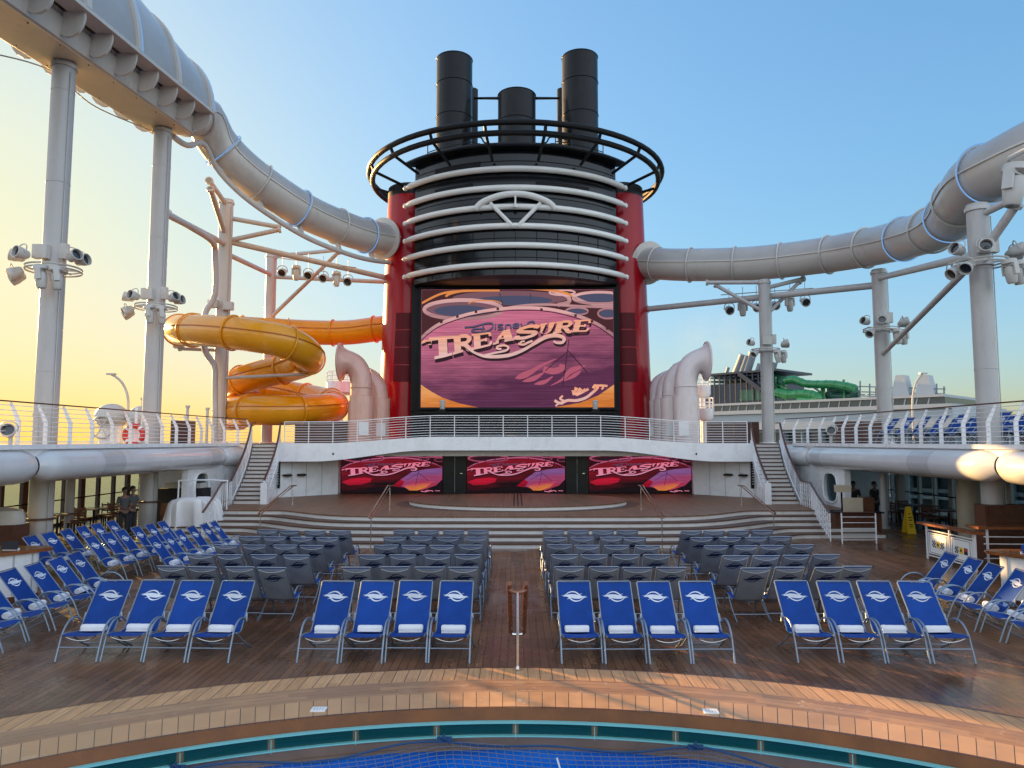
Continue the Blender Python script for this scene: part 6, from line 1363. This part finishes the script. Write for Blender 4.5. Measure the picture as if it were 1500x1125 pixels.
q = W(182, 740, 26.3); person('person in grey shirt and dark trousers standing left of another, hands together', q.x, 26.3, .9, [((-.25, .0, 1.14), (-.10, -.22, 1.08)), ((.25, .0, 1.14), (.10, -.22, 1.06))], 'shirt', 'trousers', 1.78)
q = W(194, 738, 26.7); person('person in grey shirt facing right with one forearm raised, beside the second left column', q.x, 26.7, 1.35, [((-.24, -.02, 1.15), (-.16, -.26, 1.10)), ((.24, -.06, 1.16), (.16, -.30, 1.22))], 'shirt', 'trousers', 1.80)
q = W(1250, 720, 30); person('person in dark clothes standing behind the drinks kiosk', q.x, 30.0, -.3, [((-.26, .02, 1.14), (-.14, -.22, 1.10)), ((.26, .02, 1.14), (.14, -.22, 1.10))], 'blackcloth', 'trousers', 1.8)
q = W(1281, 720, 30.5); person('person in dark clothes in the shade right of the drinks kiosk', q.x, 30.5, .5, [((-.26, .03, 1.14), (-.25, -.05, .88)), ((.26, .03, 1.14), (.25, -.05, .88))], 'blackcloth', 'trousers', 1.76)
# ================================================================== NEIGHBOURING SHIP
A, B = W(985, 600, 128), W(1600, 600, 84); A.z = B.z = 0; ux = (B - A).normalized(); LN = (B - A).length; uy = V((-ux.y, ux.x, 0)); rzs = math.atan2(ux.y, ux.x)
M['shipwhite_shaded'] = mat('ship_white_shaded', (.40, .43, .46), .5, var=.06, vs=.1); M['shipglass'] = mat('ship_window', (.03, .045, .055), .15, var=.4, vs=.4)  # ship white is greyed in its colour to stand in for shade
M['shipdark'] = mat('ship_dark', (.018, .028, .05), .4, var=.2); M['green'] = mat('slide_green', (.012, .20, .055), .25, var=.15, coat=.4); M['shipgrey'] = mat('ship_grey', (.20, .23, .26), .5, var=.1); M['greend'] = mat('slide_teal', (.01, .09, .06), .35, var=.2)
sh = thing('cruise_ship', 'white neighbouring cruise ship with many balconies seen beyond the right deck', 'cruise ship', tuple(A))
def SL(u, v, z): return A + ux * u + uy * v + V((0, 0, z))
def sbox(u0, u1, v0, v1, z0, z1, nm, mm, par=None):
    g = MB(); g.box(tuple(SL((u0 + u1) / 2, (v0 + v1) / 2, (z0 + z1) / 2)), (u1 - u0, v1 - v0, z1 - z0), rzs); return g.build(nm, mm, par or sh, 0)
def UZ(px, py, v=0):
    """ship coordinates of the point seen at a pixel, on the plane v"""
    r = ray(px, py); n = uy; tt_ = ((A + uy * v) - CAM).dot(n) / r.dot(n); p = CAM + r * tt_; d = p - A; return d.dot(ux), p.z
sbox(0, LN, 1.2, 24, -26, 5.2, 'hull_core', 'shipglass')
for k in range(10):
    z = 5.2 - 3.05 * k; sbox(-.5, LN + .5, -.3, 1.4, z - .35, z + .05, 'deck_band', 'shipwhite_shaded'); sbox(-.5, LN + .5, -.32, -.2, z - 1.6 - .9, z - 1.6 - .35 if False else z - 2.0, 'balcony_front', 'shipwhite_shaded' if k % 2 else 'shipgrey')
for i in range(int(LN / 3.0) + 1):
    u = i * 3.0; g = MB(); g.box(tuple(SL(u, .4, -10)), (.22, 1.5, 30), rzs); g.build('cabin_divider', 'shipwhite_shaded', sh, 0)
u_, ztop = UZ(1200, 589); zb2 = UZ(1200, 605)[1]
LU = UZ(1388, 600)[0]
sbox(-1, LU + 1, -1.4, 24, 5.3, zb2 + .1, 'promenade_band', 'shipwhite_shaded'); sbox(-1, LU + 1, -1.8, 24, zb2 + .1, zb2 + .7, 'white_deck', 'shipwhite_shaded')
sbox(0, LU, -.8, 24, zb2 + .7, ztop, 'window_band', 'shipglass')
for i in range(int(LU / 1.5)):
    u = i * 1.5; g = MB(); g.beam(SL(u, -.85, zb2 + .6), SL(u + .3, -.9, ztop), .13); g.build('window_post', 'shipwhite_shaded', sh, 0)
sbox(0, LU, -1.2, 24, ztop, ztop + .35, 'roof_edge', 'shipwhite_shaded')
zc_ = ztop + .35
u0, z1 = UZ(1022, 548); u1, _ = UZ(1118, 548); sbox(u0, u1, 2, 14, zc_, z1 - (z1 - zc_) * .35, 'dark_block', 'shipdark')
for k in range(3):
    zz_ = zc_ + (z1 - zc_) * (.62 + .12 * k); sbox(u0 + 1, u1 - k * 1.2, 2.2, 13, zz_, zz_ + .22, 'dark_deck', 'shipdark')
sbox(u0 + .5, u1 + 1.5, 1.6, 14, z1 - .3, z1 + .05, 'dark_roof', 'shipdark')
for i in range(11):
    u = u0 + 1 + (u1 - u0 - 2) * i / 10; g = MB(); g.beam(SL(u, 2.0, zc_), SL(u, 2.0, z1), .25); g.build('dark_post', 'shipdark', sh, 0)
ug, zg = UZ(1075, 585); sbox(ug, ug + 2.6, 1.85, 2.0, zc_ + .5, zc_ + 2.3, 'green_panel', 'greend'); sbox(ug + 3, ug + 5.2, 1.85, 2.0, zc_ + .5, zc_ + 2.3, 'green_panel', 'greend')
g = MB(); a = UZ(1083, 547, 1.5); b = UZ(1116, 572, 1.5); g.beam(SL(a[0], 1.5, a[1]), SL(b[0], 1.5, b[1]), .7); g.build('sloping_beam', 'shipdark', sh)
for px0, py0, px1, py1 in ((1077, 546, 1089, 520), (1086, 546, 1096, 522), (1092, 546, 1103, 516), (1107, 549, 1114, 533), (1128, 549, 1135, 531), (1063, 546, 1067, 538)):
    a, b = UZ(px0, py0, 5), UZ(px1, py1, 5); g = MB(); r_ = .72 if py1 < 530 else .5; r_ = .3 if px0 == 1063 else r_; g.tube([SL(a[0], 5, a[1] - .5), SL(b[0], 5, b[1])], r_, 14); g.build('exhaust_pipe', 'shipgrey', sh)
def stube(label, pts, r, mm, v=3):
    P = []
    for q in pts: u, z = UZ(q[0], q[1], q[2] if len(q) > 2 else v); P.append(SL(u, q[2] if len(q) > 2 else v, z))
    t = thing('green_slide', label, 'water slide', tuple(P[0]), 'green slides on the neighbouring ship'); S_ = spline(P, 8); g = MB(); g.tube(S_, r, 12); g.build('tube', mm, t)
    for k in range(3, len(S_) - 2, 5):
        g = MB(); g.tube([S_[k], S_[k] + (S_[k + 1] - S_[k]).normalized() * .12], r * 1.09, 12); g.build('joint_ring', mm, t)
stube('long green slide across the top of the neighbouring ship', [(1150, 558), (1163, 556), (1180, 562), (1200, 563), (1220, 563), (1245, 567), (1254, 571)], .62, 'green')
stube('bright green slide bend low on the neighbouring ship', [(1137, 574), (1155, 578), (1175, 577), (1190, 579), (1199, 583), (1192, 587), (1170, 586)], .72, 'green', 2)
stube('dark green slide coil at the right of the neighbouring slides', [(1215, 574), (1230, 570), (1250, 574), (1248, 580), (1230, 581), (1215, 580), (1222, 576)], .8, 'greend', 5)
stube('dark green slide start beside the slim right column', [(1132, 551), (1140, 555), (1146, 566), (1140, 574), (1132, 580)], .7, 'greend', 5)
def sframe(label, bars, mm, r=.14):
    t = None
    for p0, p1 in bars:
        a, b = UZ(*p0, 4), UZ(*p1, 4); g = MB(); g.beam(SL(a[0], 4, a[1]), SL(b[0], 4, b[1]), r)
        if t is None: t = thing('steel_frame', label, 'framework', tuple(SL(a[0], 4, a[1])))
        g.build('frame_bar', mm, t, 0)
sframe('green steel frame under the slides of the neighbouring ship', [((1136, 589), (1136, 552)), ((1148, 589), (1148, 556)), ((1130, 560), (1165, 575)), ((1135, 568), (1172, 582)), ((1204, 589), (1204, 566)), ((1207, 589), (1207, 566)), ((1236, 589), (1236, 556)), ((1130, 577), (1160, 589)), ((1190, 566), (1204, 576))], 'green', .28)
sframe('thin rope course frame on the neighbouring ship deck', [((px, 590), (px, 558 + (i % 3) * 4)) for i, px in enumerate((1260, 1274, 1283, 1312, 1328, 1345, 1358, 1372, 1383))] + [((1258, 566), (1385, 570)), ((1262, 574), (1384, 577)), ((1262, 580), (1382, 584))] + [((px - 5, 578), (px + 5, 578)) for px in (1262, 1276, 1345, 1360, 1374)], 'shipgrey', .16)
for px0, px1, lab in ((1303, 1324, 'left white slanted fin on the neighbouring ship'), (1338, 1359, 'right white slanted fin on the neighbouring ship')):
    a, b = UZ(px0, 590, 3), UZ(px1, 549, 3); g = MB(); w_ = 1.9; g.slab([[SL(a[0], 3, a[1]), SL(b[0] - w_ * .6, 3, b[1])], [SL(a[0] + w_ * 1.5, 3, a[1]), SL(b[0], 3, b[1])]], tuple(uy * 2)); tag(g.build('ship_fin', 'shipwhite_shaded', smooth=0), lab, 'fin', 'white fins on the neighbouring ship')
# faint exhaust smoke drifting above the neighbouring ship
a = W(1045, 505, 150); m = bpy.data.materials.new('smoke'); m.use_nodes = True; nt = m.node_tree; nt.nodes.remove(nt.nodes['Principled BSDF']); pv = nn(nt, 'ShaderNodeVolumePrincipled'); pv.inputs['Color'].default_value = (.9, .82, .55, 1)
co = nn(nt, 'ShaderNodeTexCoord').outputs['Generated']; sp_ = nn(nt, 'ShaderNodeVectorMath', operation='DISTANCE'); nt.links.new(co, sp_.inputs[0]); sp_.inputs[1].default_value = (.5, .5, .5)
dn = mathn(nt, 'MULTIPLY', ramp(nt, sp_.outputs['Value'], .12, .46, .02, 0), ramp(nt, noise(nt, co, 3.2, 3), .38, .62, .1, 1)); nt.links.new(dn, pv.inputs['Density']); nt.links.new(pv.outputs[0], nt.nodes['Material Output'].inputs['Volume']); M['smoke'] = m
g = MB(); g.sphere((a.x + 1, 150, a.z + 1.5), 9.5, 20, (1.25, .8, .85)); so_ = g.build('smoke', 'smoke'); so_['kind'] = 'stuff'
